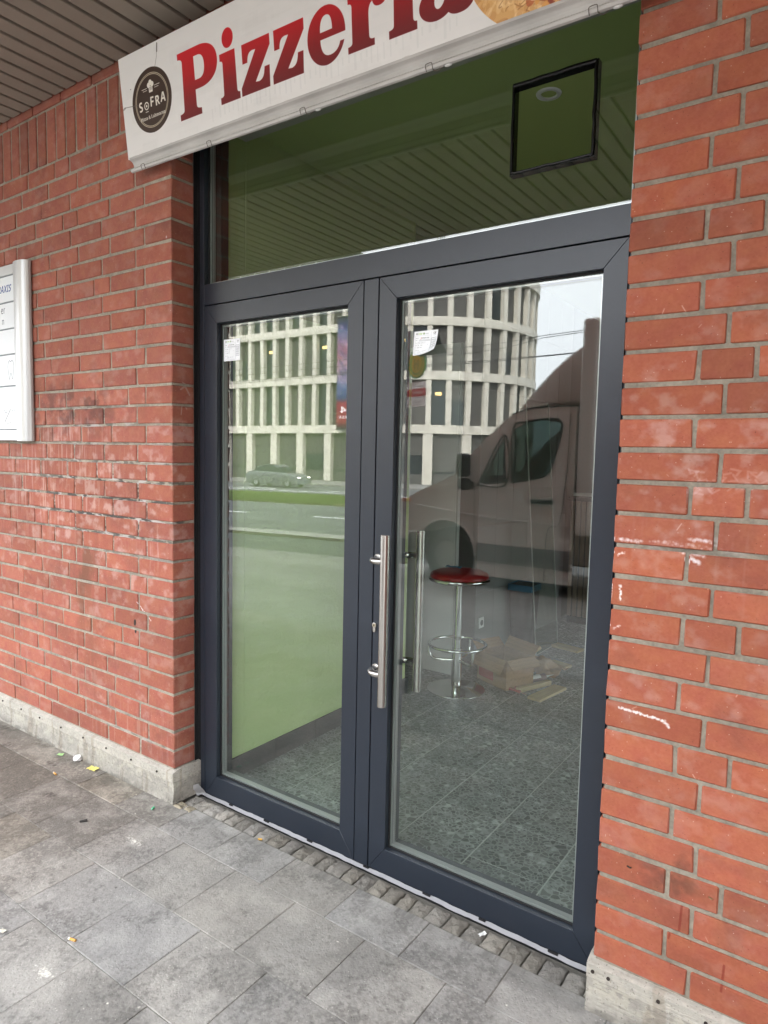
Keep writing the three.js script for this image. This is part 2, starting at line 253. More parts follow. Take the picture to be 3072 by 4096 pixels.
const mConc = std({ map: texConc, roughness: 0.92, bumpMap: rep(roughBump, 1 / 0.3, 1 / 0.3), bumpScale: 0.004 });
const mConc2 = std({ map: rep(texConc, 1), roughness: 0.92, color: lin(0.9, 0.9, 0.88), bumpMap: rep(roughBump, 6, 1), bumpScale: 0.004 });
const holeMat = std({ color: lin(0.03, 0.022, 0.018), roughness: 0.9 });
function plinth(name, label, x0, x1, holes, zr) {
  const t = thing(name, label, 'plinth'), prof = new THREE.Shape();
  // profile in (z, y): slight cove near the foot, upper sheet proud, bevelled top
  [[-0.2, 0], [0.017, 0], [0.013, 0.03], [0.0105, 0.07], [0.0105, 0.095], [0.0155, 0.099], [0.0165, 0.139], [0.012, 0.143], [-0.02, 0.1505], [-0.2, 0.1505]].forEach((p, i) => (i ? prof.lineTo(...p) : prof.moveTo(...p)));
  const g = alongX(prof, x0, x1, { steps: 24 });
  add('concrete_body', worldUV(g, (x, y, z, n) => [(Math.abs(n[0]) > 0.6 ? z : x) / 1.6, (Math.abs(n[1]) > 0.5 ? 0.13 + z : y) / 0.16]), mConc, t);
  for (const [hx, hy] of holes) { const c = new THREE.CylinderGeometry(0.005, 0.0045, 0.006, 10); c.rotateX(Math.PI / 2); c.translate(hx, hy, zr); add('nail_head', c, holeMat, t); }
  return t;
}
plinth('concrete_plinth', 'weathered concrete plinth along the foot of the left brick wall', -2.9, 0.012, [-1.48, -1.277, -1.086, -0.879, -0.678, -0.483, -0.286, -0.097].map((x) => [x, 0.121]), 0.0165);
plinth('concrete_plinth', 'pale concrete plinth at the foot of the right brick pier', W - 0.012, 2.72, [1.842, 1.885, 2.015, 2.13, 2.3].map((x) => [x, 0.121]), 0.0165);

// ------------------------------------------------------------------ arcade ceiling of narrow panels
{
  const t = struct('ceiling', 'arcade ceiling of narrow beige metal panels with dark gaps');
  const m = std({ color: lin(0.3, 0.258, 0.21), roughness: 0.6, metalness: 0.0, map: rep(grain, 1.5, 0.5) });
  const dark = std({ color: lin(0.012, 0.01, 0.009), roughness: 0.9 });
  const off = 0.042 - 0.0985 * 40;
  for (let i = 0; i < 80; i++) { const x = off + i * 0.0985; if (x < -3.2 || x > 4.2) continue; const g = rbox(x + 0.012, 3.18, 0.012, x + 0.0985 - 0.006, 3.2, 2.33, 0.004, 1); add('ceiling_panel', worldUV(g, (X, y, z) => [z * 0.3 + i * 0.37, X]), m, t); }
  add('backing', box(-26, 3.203, -0.3, 4.8, 3.26, 2.334), dark, t); add('plain_soffit', box(-26, 3.18, 0.002, -3.21, 3.2025, 2.33), m, t);
  add('fascia', box(-26, 3.178, 2.335, 4.8, 3.55, 2.36), std({ color: lin(0.32, 0.3, 0.27), roughness: 0.7 }), t);
  const pl = thing('added_pillar', 'added unseen brick pillar at the arcade edge shading the door from the right', 'pillar'), pm = std({ color: lin(0.3, 0.09, 0.055), roughness: 0.9 }), bed = std({ color: lin(0.26, 0.23, 0.19), roughness: 0.95 });  // pillar added out of view to keep light off the door reveal
  for (let k = 0; k < 36; k++) { const y = 0.15 + k * CH; for (let i = 0; i < 3; i++) add('brick', chamfer(3.6 + i * 0.25 + 0.005, y, 1.75, 3.6 + (i + 1) * 0.25 - 0.005, y + BH, 2.36, 0.004, 0.001), pm, pl); }
  add('mortar', box(3.61, 0.14, 1.758, 4.34, 3.17, 2.352), bed, pl); add('concrete_foot', box(3.59, -0.02, 1.74, 4.36, 0.139, 2.37), std({ color: lin(0.36, 0.34, 0.3), roughness: 0.92 }), pl);
  const up = struct('upper_building', 'upper storeys of the brick house above the arcade');
  add('brick_storeys', box(-26, 3.3, -9, 4.8, 11, 2.334), std({ color: lin(0.3, 0.1, 0.07), roughness: 0.9 }), up);
}

// ------------------------------------------------------------------ pavement
const texPave = pixelTex(2048, 1024, (u, v) => {
  const x = -1.7 + u * 4.2, z = v * 2.1, n = fbm(x * 3.5, z * 3.5, 4), m = fbm(x * 13 + 4, z * 13, 5), f = fbm(x * 150, z * 150, 3), q2 = fbm(x * 75 + 9, z * 75, 3), s = hsh(Math.floor(u * 2048), Math.floor(v * 1024) + 9);
  // a dark worn stone skin under pale grit: how much grit shows drifts slowly, its edge is speckled
  const drift = 0.5 + 0.5 * (n - 0.5) + 0.75 * (m - 0.5) + 0.3 * (ss(-0.9, 0.7, x) - 0.55), g = ss(0.36, 0.68, drift * 0.72 + 0.42 * q2 - 0.03 + 0.3 * (f - 0.5));
  const warm = clamp(0.15 + ss(0.5, -0.9, x) * 0.9 + (fbm(x * 3 + 8, z * 3, 3) - 0.5) * 0.6), k = (0.8 + 0.34 * f + 0.12 * (q2 - 0.5));
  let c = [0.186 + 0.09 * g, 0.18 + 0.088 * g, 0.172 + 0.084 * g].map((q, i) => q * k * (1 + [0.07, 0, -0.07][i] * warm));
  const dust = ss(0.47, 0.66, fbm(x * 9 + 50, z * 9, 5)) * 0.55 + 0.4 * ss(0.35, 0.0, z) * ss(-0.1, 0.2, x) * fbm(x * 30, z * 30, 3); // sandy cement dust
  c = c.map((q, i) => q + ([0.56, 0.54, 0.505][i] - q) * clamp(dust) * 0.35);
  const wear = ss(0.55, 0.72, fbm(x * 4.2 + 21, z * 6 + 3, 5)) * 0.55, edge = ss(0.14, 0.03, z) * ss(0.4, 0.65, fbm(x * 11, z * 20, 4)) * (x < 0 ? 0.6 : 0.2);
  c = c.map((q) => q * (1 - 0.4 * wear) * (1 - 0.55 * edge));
  if (s > 0.9982) c = [0.62, 0.6, 0.55]; else if (s < 0.004) c = c.map((q) => q * 0.45);
  return c;
}, { after: (x) => {
  const P = (X, Z) => [(X + 1.7) / 4.2 * 2048, (1 - Z / 2.1) * 1024];
  for (let i = 0; i < 90; i++) { const [a, b] = P(rr(-1.6, 2.3), rr(0.03, 1.4)); x.fillStyle = `rgba(${rnd() < 0.7 ? '232,228,218' : '52,48,46'},${rr(0.4, 0.9).toFixed(2)})`; x.beginPath(); x.ellipse(a, b, rr(0.7, 2.2), rr(0.6, 1.6), rr(0, 3), 0, 7); x.fill(); }
  for (let i = 0; i < 40; i++) { const X = rr(-1.5, 2.2), Z = rr(0.1, 1.3), A = rr(0, 6), l = rr(0.01, 0.06); scribble(x, [P(X, Z), P(X + l * Math.cos(A), Z + l * Math.sin(A)), P(X + 1.6 * l * Math.cos(A + 0.3), Z + 1.6 * l * Math.sin(A + 0.3))], rr(0.8, 2), `rgba(${rnd() < 0.5 ? '215,210,200' : '70,66,62'},.3)`); }
  for (const [X, Z, r] of [[-1.35, 0.12, 22], [-1.15, 0.15, 16], [-0.5, 0.29, 14], [-0.78, 0.12, 14], [-1.25, 0.2, 14]]) { const [a, b] = P(X, Z); for (let i = 0; i < 60; i++) { const A = rr(0, 6.3), q = r * Math.sqrt(rnd()); x.fillStyle = 'rgba(40,34,30,.12)'; x.beginPath(); x.arc(a + q * Math.cos(A) * 1.4, b + q * Math.sin(A) * 0.8, rr(1, 4), 0, 7); x.fill(); } }
  for (const [X, Z] of [[0.5, 0.84], [0.12, 0.28]]) { const [a, b] = P(X, Z); for (let i = 0; i < 120; i++) { x.fillStyle = 'rgba(236,232,224,.35)'; x.beginPath(); x.arc(a + rr(-1, 1) * rr(0, 30), b + rr(-1, 1) * rr(0, 12), rr(0.5, 1.7), 0, 7); x.fill(); } }
} });
const mSlab = std({ map: texPave, roughness: 0.88, vertexColors: true, bumpMap: rep(roughBump, 4.2 / 0.35, 2.1 / 0.35), bumpScale: 0.004 });
const uvPave = (x, y, z) => [(x + 1.7) / 4.2, z / 2.1];
const pave = struct('pavement', 'pavement of square grey stone slabs laid in running bond');
{
  const P = 0.2965, edges = [-0.024, 0.166, 0.449, 0.734, 1.019, 1.304, 1.589, 1.874, 2.16, 2.4], offs = [0.108, 0.28, 0.128, 0.245, 0.13, 0.26, 0.11, 0.25, 0.12], far = [];
  for (let r = 0; r < edges.length - 1; r++) for (let i = -26; i < 24; i++) {
    const x0 = offs[r] + i * P, x1 = x0 + P; if (x1 < -7 || x0 > 7) continue;
    const j = 0.0009, lift = rr(-0.0008, 0.0006), z0 = r === 0 && (x0 > W - 0.1 || x1 < 0.1) ? 0.0 : edges[r];
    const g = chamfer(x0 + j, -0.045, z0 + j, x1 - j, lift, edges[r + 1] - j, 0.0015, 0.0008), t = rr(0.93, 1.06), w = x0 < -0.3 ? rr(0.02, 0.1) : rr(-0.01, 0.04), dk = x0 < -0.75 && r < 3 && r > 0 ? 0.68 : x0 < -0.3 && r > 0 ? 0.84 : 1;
    const inView = x1 > -1.65 && x0 < 2.35 && z0 < 1.4;
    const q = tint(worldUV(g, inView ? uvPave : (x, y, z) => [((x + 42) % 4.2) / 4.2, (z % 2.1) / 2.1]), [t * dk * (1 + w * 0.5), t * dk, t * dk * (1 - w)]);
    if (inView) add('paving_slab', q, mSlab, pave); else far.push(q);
  }
  add('far_slabs', merge2(far), mSlab, pave, { kind: 'stuff' });
  add('bedding_sand', worldUV(merge([box(-7, -0.2, -0.026, 7, -0.003, 2.4), box(-7, -0.2, -0.36, 7, -0.024, -0.0262)])), std({ color: lin(0.23, 0.215, 0.185), roughness: 1, map: rep(grain, 3), bumpMap: rep(roughBump, 6), bumpScale: 0.006 }), pave);
}
// row of small setts in front of the threshold
{
  const t = struct('sett_row', 'row of small rough stone setts along the door threshold');
  const m = std({ map: rep(grain, 9), color: lin(0.3, 0.283, 0.258), roughness: 0.95, vertexColors: true, bumpMap: rep(roughBump, 8), bumpScale: 0.012 });
  const stone = (x0, z0, x1, z1, top, c) => {
    let g = new THREE.BoxGeometry(x1 - x0, 0.05, z1 - z0, 8, 1, 8); const p = g.attributes.position;
    for (let i = 0; i < p.count; i++) { const X = p.getX(i) / (x1 - x0) * 2, Z = p.getZ(i) / (z1 - z0) * 2, e = Math.max(Math.abs(X), Math.abs(Z)), r = 1 - 0.14 * Math.max(0, e - 0.7) * hsh(i, x0 * 999) ;
      const wx = x0 + (x1 - x0) / 2 + p.getX(i) * r, wz = (z0 + z1) / 2 + p.getZ(i) * r;
      p.setXYZ(i, wx, p.getY(i) > 0 ? top - 0.008 * Math.max(0, e - 0.5) ** 2 * 4 + 0.014 * (fbm(wx * 70, wz * 70, 4) - 0.5) : -0.05, wz); }
    g.computeVertexNormals(); return tint(worldUV(g, (x, y, z) => [x, z]), c);
  };
  let x = 0.018; const tone = () => { const k = rr(0.75, 1.15), d = rr(0, 0.12); return [k * (1 + d), k * (1 + d * 0.7), k]; };
  while (x < W - 0.03) { const w = Math.min(rr(0.05, 0.074), W - 0.014 - x); const sandy = x < 0.3 ? 1.35 : 1; add('sett', stone(x, -0.112 + rr(-0.004, 0.004), x + w - 0.004, -0.031 + rr(-0.006, 0.004), rr(-0.004, 0.002), tone().map((q) => q * sandy)), m, t); x += w; }
  for (const [a, b, c, d] of [[0.014, -0.028, 0.07, 0.02], [0.072, -0.03, 0.118, 0.012]]) add('sett', stone(a, b, c, d, 0.005, [1.5, 1.38, 1.1]), m, t);
}

// ------------------------------------------------------------------ shop door
const FZ = -0.13, FB = -0.222, G1 = -0.158, G2 = -0.182;
const texPowder = pixelTex(512, 512, (u, v) => { const k = 0.9 + 0.2 * tfbm(u, v, 3, 5) + 0.06 * (tfbm(u, v, 128, 2) - 0.5), s = ss(0.6, 0.78, tfbm(u + 0.2, v, 6, 5)) * 0.1; return [k * 0.8 + s, k * 0.8 + s, k * 0.8 + s]; }, { repeat: true, after: (x) => { for (let i = 0; i < 60; i++) { const X = rr(0, 512), Y = rr(0, 512), A = rr(0, 6.3), l = rr(3, 22); scribble(x, [[X, Y], [X + l * Math.cos(A), Y + l * Math.sin(A)]], rr(0.5, 1.2), `rgba(250,250,250,${rr(0.08, 0.3)})`); } for (let i = 0; i < 14; i++) { const X = rr(0, 512), Y = rr(0, 512); for (let q = 0; q < 40; q++) { x.fillStyle = 'rgba(245,245,240,.07)'; x.beginPath(); x.arc(X + rr(-1, 1) * 9, Y + rr(-1, 1) * 14, rr(1, 4), 0, 7); x.fill(); } } } });
const mFrame = std({ color: lin(0.021, 0.028, 0.041), map: rep(texPowder, 1.3), roughness: 0.33, metalness: 0.0, bumpMap: rep(roughBump, 14), bumpScale: 0.0002 });
const mGasket = std({ color: lin(0.008, 0.008, 0.009), roughness: 0.6 });
const mFoam = std({ color: lin(0.006, 0.006, 0.007), roughness: 1, bumpMap: rep(roughBump, 8), bumpScale: 0.003 });
const mSpacer = std({ color: lin(0.5, 0.51, 0.5), roughness: 0.4, metalness: 0.6, map: pixelTex(64, 64, (u, v) => { const k = Math.hypot(u - 0.5, (v * 4) % 1 - 0.5) < 0.24 ? 0.25 : 0.8; return [k, k, k]; }, { repeat: true }) });
const mGlass = new THREE.MeshPhysicalMaterial({ color: lin(0.92, 0.97, 0.945), transmission: 1, thickness: 0, roughness: 0, ior: 1.93, metalness: 0 });
const mGlassIn = new THREE.MeshPhysicalMaterial({ color: lin(0.95, 0.985, 0.965), transmission: 1, thickness: 0, roughness: 0, ior: 1.5, metalness: 0 });
const mInox = std({ color: lin(0.62, 0.6, 0.57), roughness: 0.3, metalness: 1, map: rep(pixelTex(256, 16, (u, v) => { const k = 0.66 + 0.3 * hsh(Math.floor(u * 256), 3); return [k, k, k]; }, { repeat: true }), 3, 1) });
const mWhitePaper = (t) => std({ map: t, roughness: 0.8, side: THREE.DoubleSide });
function wavyPane(x0, y0, x1, y1, z, sd) {
  const g = new THREE.PlaneGeometry(x1 - x0, y1 - y0, 28, 60); g.translate((x0 + x1) / 2, (y0 + y1) / 2, z); const p = g.attributes.position;
  for (let i = 0; i < p.count; i++) p.setZ(i, z + 0.00013 * (fbm(p.getX(i) * 4.5 + sd, p.getY(i) * 2.6 + sd * 1.7, 2) - 0.5)); g.computeVertexNormals(); return g;
}
// mitred frame of four pieces
function mitred(parent, names_, x0, y0, x1, y1, gx0, gy0, gx1, gy1, m, uvs = 1) {
  const piece = (pts) => { const s = new THREE.Shape(); pts.forEach((p, i) => (i ? s.lineTo(...p) : s.moveTo(...p))); const g = new THREE.ExtrudeGeometry(s, { depth: FZ - FB - 0.002, bevelEnabled: true, bevelThickness: 0.001, bevelSize: 0.001, bevelOffset: -0.001, bevelSegments: 1 }); g.translate(0, 0, FB + 0.001); return worldUV(g); };
  const e = 0.0003;
  add(names_[0], piece([[x0, y0], [gx0 - e, gy0 + e], [gx0 - e, gy1 - e], [x0, y1]].map(([a, b]) => [a, b])), m, parent);
  add(names_[0], piece([[x1, y0], [x1, y1], [gx1 + e, gy1 - e], [gx1 + e, gy0 + e]]), m, parent);
  add(names_[1], piece([[x0 + 0.0008, y1], [gx0 + e, gy1 + e], [gx1 - e, gy1 + e], [x1 - 0.0008, y1]]), m, parent);
  add(names_[1], piece([[x0 + 0.0008, y0], [x1 - 0.0008, y0], [gx1 - e, gy0 - e], [gx0 + e, gy0 - e]]), m, parent);
}
function ring(x0, y0, x1, y1, w, z0, z1) { return merge([box(x0, y0, z0, x0 + w, y1, z1), box(x1 - w, y0, z0, x1, y1, z1), box(x0 + w, y0, z0, x1 - w, y0 + w, z1), box(x0 + w, y1 - w, z0, x1 - w, y1, z1)]); }
function glazing(parent, x0, y0, x1, y1, sd) {
  add('gasket', merge([ring(x0 - 0.001, y0 - 0.001, x1 + 0.001, y1 + 0.001, 0.006, G1 + 0.001, G1 + 0.007), ring(x0 - 0.001, y0 - 0.001, x1 + 0.001, y1 + 0.001, 0.006, G2 - 0.008, G2 - 0.001)]), mGasket, parent);
  const s = ring(x0 - 0.001, y0 - 0.001, x1 + 0.001, y1 + 0.001, 0.0125, G2 + 0.001, G1 - 0.001);
  add('spacer_bar', worldUV(s, (x, y, z, n) => [(z - G2) / 0.012, (Math.abs(n[0]) > 0.5 || (x - x0 < 0.02) || (x1 - x < 0.02) ? y : x) / 0.016]), mSpacer, parent);
  add('glass_pane', wavyPane(x0 - 0.001, y0 - 0.001, x1 + 0.001, y1 + 0.001, G1, sd), mGlass, parent);
  add('glass_pane', wavyPane(x0 - 0.001, y0 - 0.001, x1 + 0.001, y1 + 0.001, G2, sd + 31), mGlassIn, parent);
}
{
  const f = thing('door_frame', 'dark grey door frame with a tall fixed light and a square black cut-out above', 'door frame');
  const jamb = (x0, x1) => worldUV(rbox(x0, 0.004, FB, x1, 2.9, FZ, 0.0015, 1));
  add('jamb', jamb(0.02, 0.0462), mFrame, f); add('jamb', jamb(1.804, 1.83), mFrame, f);
  add('transom', worldUV(rbox(0.0465, 2.1505, FB, 1.8037, 2.236, FZ, 0.0015, 1)), mFrame, f);
  add('head', worldUV(rbox(0.0465, 2.86, FB, 1.8037, 2.9, FZ, 0.0015, 1)), mFrame, f);
  add('sealing_foam', merge([box(0.0005, 0.15, -0.16, 0.0195, 2.9, -0.133), box(1.8305, 0.15, -0.16, W - 0.0005, 2.9, -0.133), box(-0.003, 0.15, -0.2, 0.0005, 2.9, -0.1156)]), mFoam, f);
  // upper fixed light with the hole cut through both panes
  const x0 = 0.0465, x1 = 1.8037, y0 = 2.236, y1 = 2.86, h = [1.427, 2.401, 1.677, 2.655];
  add('gasket', merge([ring(x0, y0, x1, y1, 0.006, G1 + 0.001, G1 + 0.007), ring(x0, y0, x1, y1, 0.006, G2 - 0.008, G2 - 0.001)]), mGasket, f);
  add('spacer_bar', worldUV(ring(x0, y0, x1, y1, 0.0125, G2 + 0.001, G1 - 0.001), (x, y, z, n) => [(z - G2) / 0.012, (x - x0 < 0.02 || x1 - x < 0.02 ? y : x) / 0.016]), mSpacer, f);
  add('inner_flange', box(x0, y0, FB - 0.01, x0 + 0.036, y1, G2 - 0.009), mGasket, f);
  for (const z of [G1, G2]) {
    const s = new THREE.Shape([[x0, y0], [x1, y0], [x1, y1], [x0, y1]].map((p) => new THREE.Vector2(...p)));
    s.holes.push(new THREE.Path([[h[0], h[1]], [h[0], h[3]], [h[2], h[3]], [h[2], h[1]]].map((p) => new THREE.Vector2(...p))));
    const g = new THREE.ShapeGeometry(s); g.translate(0, 0, z); add('glass_pane', g, z === G1 ? mGlass : mGlassIn, f);
  }
  // black sealant round the cut edge, uneven
  const seal = []; const wob = (a, b, n) => Array.from({ length: n + 1 }, (_, i) => [a[0] + (b[0] - a[0]) * i / n + rr(-0.0012, 0.0012), a[1] + (b[1] - a[1]) * i / n + rr(-0.0012, 0.0012), G1 + 0.002]);
  for (const [a, b, r] of [[[h[0], h[1]], [h[0], h[3]], 0.0044], [[h[0], h[3]], [h[2], h[3]], 0.0066], [[h[2], h[3]], [h[2], h[1]], 0.0048], [[h[2], h[1]], [h[0], h[1]], 0.0036]]) { const g = tube(wob(a, b, 9), r, 40, 8); g.scale(1, 1, 1); seal.push(g); }
  seal.push(ring(h[0] - 0.006, h[1] - 0.006, h[2] + 0.006, h[3] + 0.006, 0.0105, G2 - 0.003, G1 - 0.001));
  add('black_sealant', merge(seal), std({ color: lin(0.004, 0.004, 0.004), roughness: 0.22 }), f);
}
{   const sw = thing('side_window', 'added unseen low side window letting daylight into the shop', 'window');  // side window added out of view as a daylight source for the interior
  add('frame', merge([box(4.58, 0.302, -3.998, 4.65, 0.36, -1.202), box(4.58, 1.44, -3.998, 4.65, 1.498, -1.202), ...[-3.998, -2.63, -1.26].map((z) => box(4.58, 0.361, z, 4.65, 1.439, z + 0.058))]), mFrame, sw);
  const gs = new THREE.PlaneGeometry(2.79, 1.19); gs.rotateY(Math.PI / 2); gs.translate(4.615, 0.9, -2.6); add('glass_pane', gs, mGlassIn, sw);
  // unseen shop window added beyond the pier to bring daylight into the shop
  const t = thing('added_shop_window', 'added unseen shop window in a dark grey frame beyond the right brick pier', 'window');
  add('frame', worldUV(merge([box(2.726, 0.401, FB, 2.79, 2.849, FZ), box(4.235, 0.401, FB, 4.299, 2.849, FZ), box(2.791, 0.401, FB, 4.234, 0.465, FZ), box(2.791, 2.785, FB, 4.234, 2.849, FZ)])), mFrame, t);
  const g = new THREE.PlaneGeometry(1.446, 2.322); g.translate(3.5125, 1.625, G1); add('glass_pane', g, mGlassIn, t);
}
const leafL = thing('door_leaf', 'left dark grey glazed door leaf without a pull handle', 'door');
mitred(leafL, ['stile', 'rail'], 0.0505, 0.012, 0.8905, 2.1458, 0.1245, 0.1045, 0.8215, 2.0705, mFrame);
glazing(leafL, 0.1245, 0.1045, 0.8215, 2.0705, 3);
const leafR = thing('door_leaf', 'right dark grey glazed door leaf with long steel pull handle and lock', 'door');
mitred(leafR, ['stile', 'rail'], 0.9605, 0.012, 1.8005, 2.1458, 1.0325, 0.1045, 1.7325, 2.0705, mFrame);
glazing(leafR, 1.0325, 0.1045, 1.7325, 2.0705, 11);
add('cover_strip', worldUV(rbox(0.8948, 0.012, FB, 0.9562, 2.1458, FZ + 0.0012, 0.0015, 1)), mFrame, leafR);
add('rear_rebate', merge([box(0.8907, 0.012, FB - 0.004, 0.8946, 2.1458, FZ - 0.03), box(0.9564, 0.012, FB - 0.004, 0.9603, 2.1458, FZ - 0.03)]), mGasket, leafR);
{ // pull handles outside and inside, lock cylinder
  const hmat = std({ color: lin(0.66, 0.64, 0.61), roughness: 0.27, metalness: 1, map: mInox.map });
  function pull(zs, xb, zb, xr) {
    const h = new THREE.Group(); h.name = 'pull_handle'; leafR.add(h);
    const bar = new THREE.CylinderGeometry(0.0165, 0.0165, 0.602, 32); bar.translate(xb, 0.963, zb); add('bar', bar, hmat, h);
    const face = zs > 0 ? FZ : FB;
    for (const y of [1.17, 0.772]) {
      const pts = [[xr, y, face], [xr, y, face + (zb - face) * 0.35], [xr + (xb - xr) * 0.12, y, face + (zb - face) * 0.78], [xr + (xb - xr) * 0.45, y, zb], [xb, y, zb]];
      add('bracket', tube(pts, 0.0122, 30, 14), hmat, h);
      const r = new THREE.CylinderGeometry(0.0165, 0.0165, 0.006, 28); r.rotateX(Math.PI / 2); r.translate(xr, y, face + zs * 0.003); add('rose', r, hmat, h);
    }
  }
  pull(1, 1.047, -0.072, 0.979); pull(-1, 1.06, -0.28, 0.992);
  const s = new THREE.Shape(); s.absarc(0, 0, 0.0085, -0.95, Math.PI + 0.95, false); s.lineTo(-0.005, -0.02); s.absarc(0, -0.02, 0.005, Math.PI, Math.PI * 2, false);
  const g = new THREE.ExtrudeGeometry(s, { depth: 0.007, bevelEnabled: true, bevelSize: 0.0008, bevelThickness: 0.0008, bevelSegments: 2, curveSegments: 16 }); g.translate(0.9705, 0.928, FZ);
  const lock = add('lock_cylinder', g, hmat, leafR); const plug = new THREE.CylinderGeometry(0.0062, 0.0062, 0.0015, 20); plug.rotateX(Math.PI / 2); plug.translate(0.9705, 0.928, FZ + 0.0088);
  add('plug', plug, std({ color: lin(0.45, 0.4, 0.3), roughness: 0.35, metalness: 1 }), lock); add('keyhole', box(0.9697, 0.9245, FZ + 0.0094, 0.9713, 0.9318, FZ + 0.0102), mGasket, lock);
}
{ // threshold: silvery membrane strip under the leaves, black packers, folded corner of tape at the left
  const t = thing('sealing_strip', 'crinkled silvery sealing strip under the door leaves', 'sealing strip');
  const g = new THREE.PlaneGeometry(W - 0.03, 0.015, 160, 4); g.rotateX(-Math.PI / 2 + 0.5); g.translate(W / 2 + 0.004, 0.002, -0.1255); const p = g.attributes.position;
  for (let i = 0; i < p.count; i++) { const x = p.getX(i); p.setY(i, p.getY(i) + 0.004 * (fbm(x * 34, i * 0.001, 3) - 0.5) + 0.003); p.setZ(i, p.getZ(i) + 0.006 * (fbm(x * 22 + 9, 3, 3) - 0.5)); } g.computeVertexNormals();
  const mm = std({ color: lin(0.31, 0.31, 0.325), roughness: 0.5, side: THREE.DoubleSide }); add('membrane', g, mm, t);
  for (const x of [0.21, 0.42, 0.66, 0.94, 1.2, 1.42, 1.66]) add('packer', box(x, 0.002, -0.14, x + rr(0.02, 0.034), 0.0118, -0.1262), mGasket, t);
  add('sill_profile', box(0.02, -0.03, -0.222, W - 0.02, 0.0115, -0.141), mGasket, t);
  const tp = thing('tape_flap', 'crumpled flap of silver tape sticking out beside the left plinth', 'tape');
  const q = new THREE.PlaneGeometry(0.048, 0.056, 10, 10), qp = q.attributes.position;
  for (let i = 0; i < qp.count; i++) { const a = qp.getX(i), b = qp.getY(i); qp.setZ(i, 0.006 * fbm(a * 90 + 5, b * 90, 3) + 0.5 * a * a * 8 + 0.01 * Math.sin(b * 60)); }
  q.rotateZ(0.45); q.rotateY(0.35); q.translate(0.026, 0.024, -0.112); q.computeVertexNormals(); add('tape', q, std({ color: lin(0.55, 0.55, 0.56), roughness: 0.35, metalness: 0.5, side: THREE.DoubleSide }), tp);
}
// glazing labels
const texLabel = canvasTex(512, 480, (x, w, h) => {
  x.fillStyle = '#f1f4f6'; x.fillRect(0, 0, w, h); x.fillStyle = '#30343a';
  x.font = 'bold 38px sans-serif'; x.fillText('ISI', 36, 64); x.fillStyle = '#9cc43c'; x.fillText('CAM', 92, 64); x.beginPath(); x.arc(212, 50, 17, 0, 7); x.fillStyle = '#5c8d22'; x.fill(); x.fillStyle = '#fff'; x.fillRect(206, 46, 12, 7);
  x.fillStyle = '#8c9196'; x.font = '26px sans-serif'; x.fillText('GEBZE', 240, 62); x.fillStyle = '#23262a'; x.font = 'bold 50px sans-serif'; x.fillText('CE', 416, 70);
  x.font = '15px sans-serif'; x.fillText('EN 1279', 416, 96); x.strokeStyle = '#9aa0a6'; x.lineWidth = 2; x.strokeRect(30, 84, 340, 372); x.beginPath(); x.moveTo(372, 20); x.lineTo(372, 460); x.stroke();
  x.strokeStyle = '#c43a31'; x.lineWidth = 7; x.beginPath(); x.arc(142, 128, 20, -1, 1.6); x.stroke(); x.fillStyle = '#23262a'; x.font = 'bold 25px sans-serif'; x.fillText('DOGAN CAM', 174, 136);
  x.fillStyle = '#777c82'; for (const [a, b, c] of [[110, 160, 250], [110, 178, 255], [40, 126, 60], [40, 164, 34]]) x.fillRect(a, b, c, 5);
  x.fillStyle = '#23262a'; x.font = '21px sans-serif'; x.fillText('4(16)4  LOW-E  1.1', 82, 224); x.fillText('732     1978', 82, 268); x.fillText('2', 300, 268); x.fillText('2605 / 782', 82, 312); x.font = '15px sans-serif'; x.fillText('U', 40, 312); x.fillText('mm', 40, 268); x.fillText('Typ', 40, 224);
  x.fillText('Informationen', 40, 372); x.fillText('4 mm Float / 16 Argon / 4 mm', 96, 402); x.fillText('Low E Float', 96, 424); for (const y of [440, 450]) { x.fillStyle = '#b6bcc0'; x.fillRect(40, y, 300, 3); }
  x.strokeStyle = '#8c9196'; x.fillStyle = '#23262a'; [['1,1', 160], ['0,62', 212], ['32', 262], ['80', 312], ['12', 362]].forEach(([s, y]) => { x.strokeRect(384, y - 20, 100, 34); x.font = '20px sans-serif'; x.fillText(s, 430, y + 5); });
});
{
  const s1 = thing('glazing_label', 'small flat white glazing label at the top left of the left door pane', 'label');
  const g = new THREE.BoxGeometry(0.097, 0.089, 0.0003); g.translate(0.1885, 1.96, G1 + 0.0012); add('paper', g, mWhitePaper(texLabel), s1);
  const s2 = thing('glazing_label', 'white glazing label peeling away in a curl on the right door pane', 'label');
  // sheet: x across, y down; the right lower corner curls out, the lower edge torn
  const q = new THREE.PlaneGeometry(0.094, 0.092, 36, 36), p = q.attributes.position;
  for (let i = 0; i < p.count; i++) {
    let a = p.getX(i) / 0.094 + 0.5, b = p.getY(i) / 0.092 + 0.5; const tear = 0.03 * (fbm(a * 9, 2, 3) - 0.3); b = Math.max(b, 0) + (b < 0.02 ? tear : 0);
    const c = clamp((1 - b) * 0.75 + a * 0.6 - 0.5), t = c * c; // curl grows to the lower right
    p.setXYZ(i, 1.0905 + a * 0.094 + t * 0.02 - (1 - b) * 0.004, 1.8725 + b * 0.0835 + t * 0.034 - 0.012 * (1 - b) * a, G1 + 0.0015 + 0.062 * t);
  }
  q.computeVertexNormals(); add('paper', q, mWhitePaper(texLabel), s2);
}

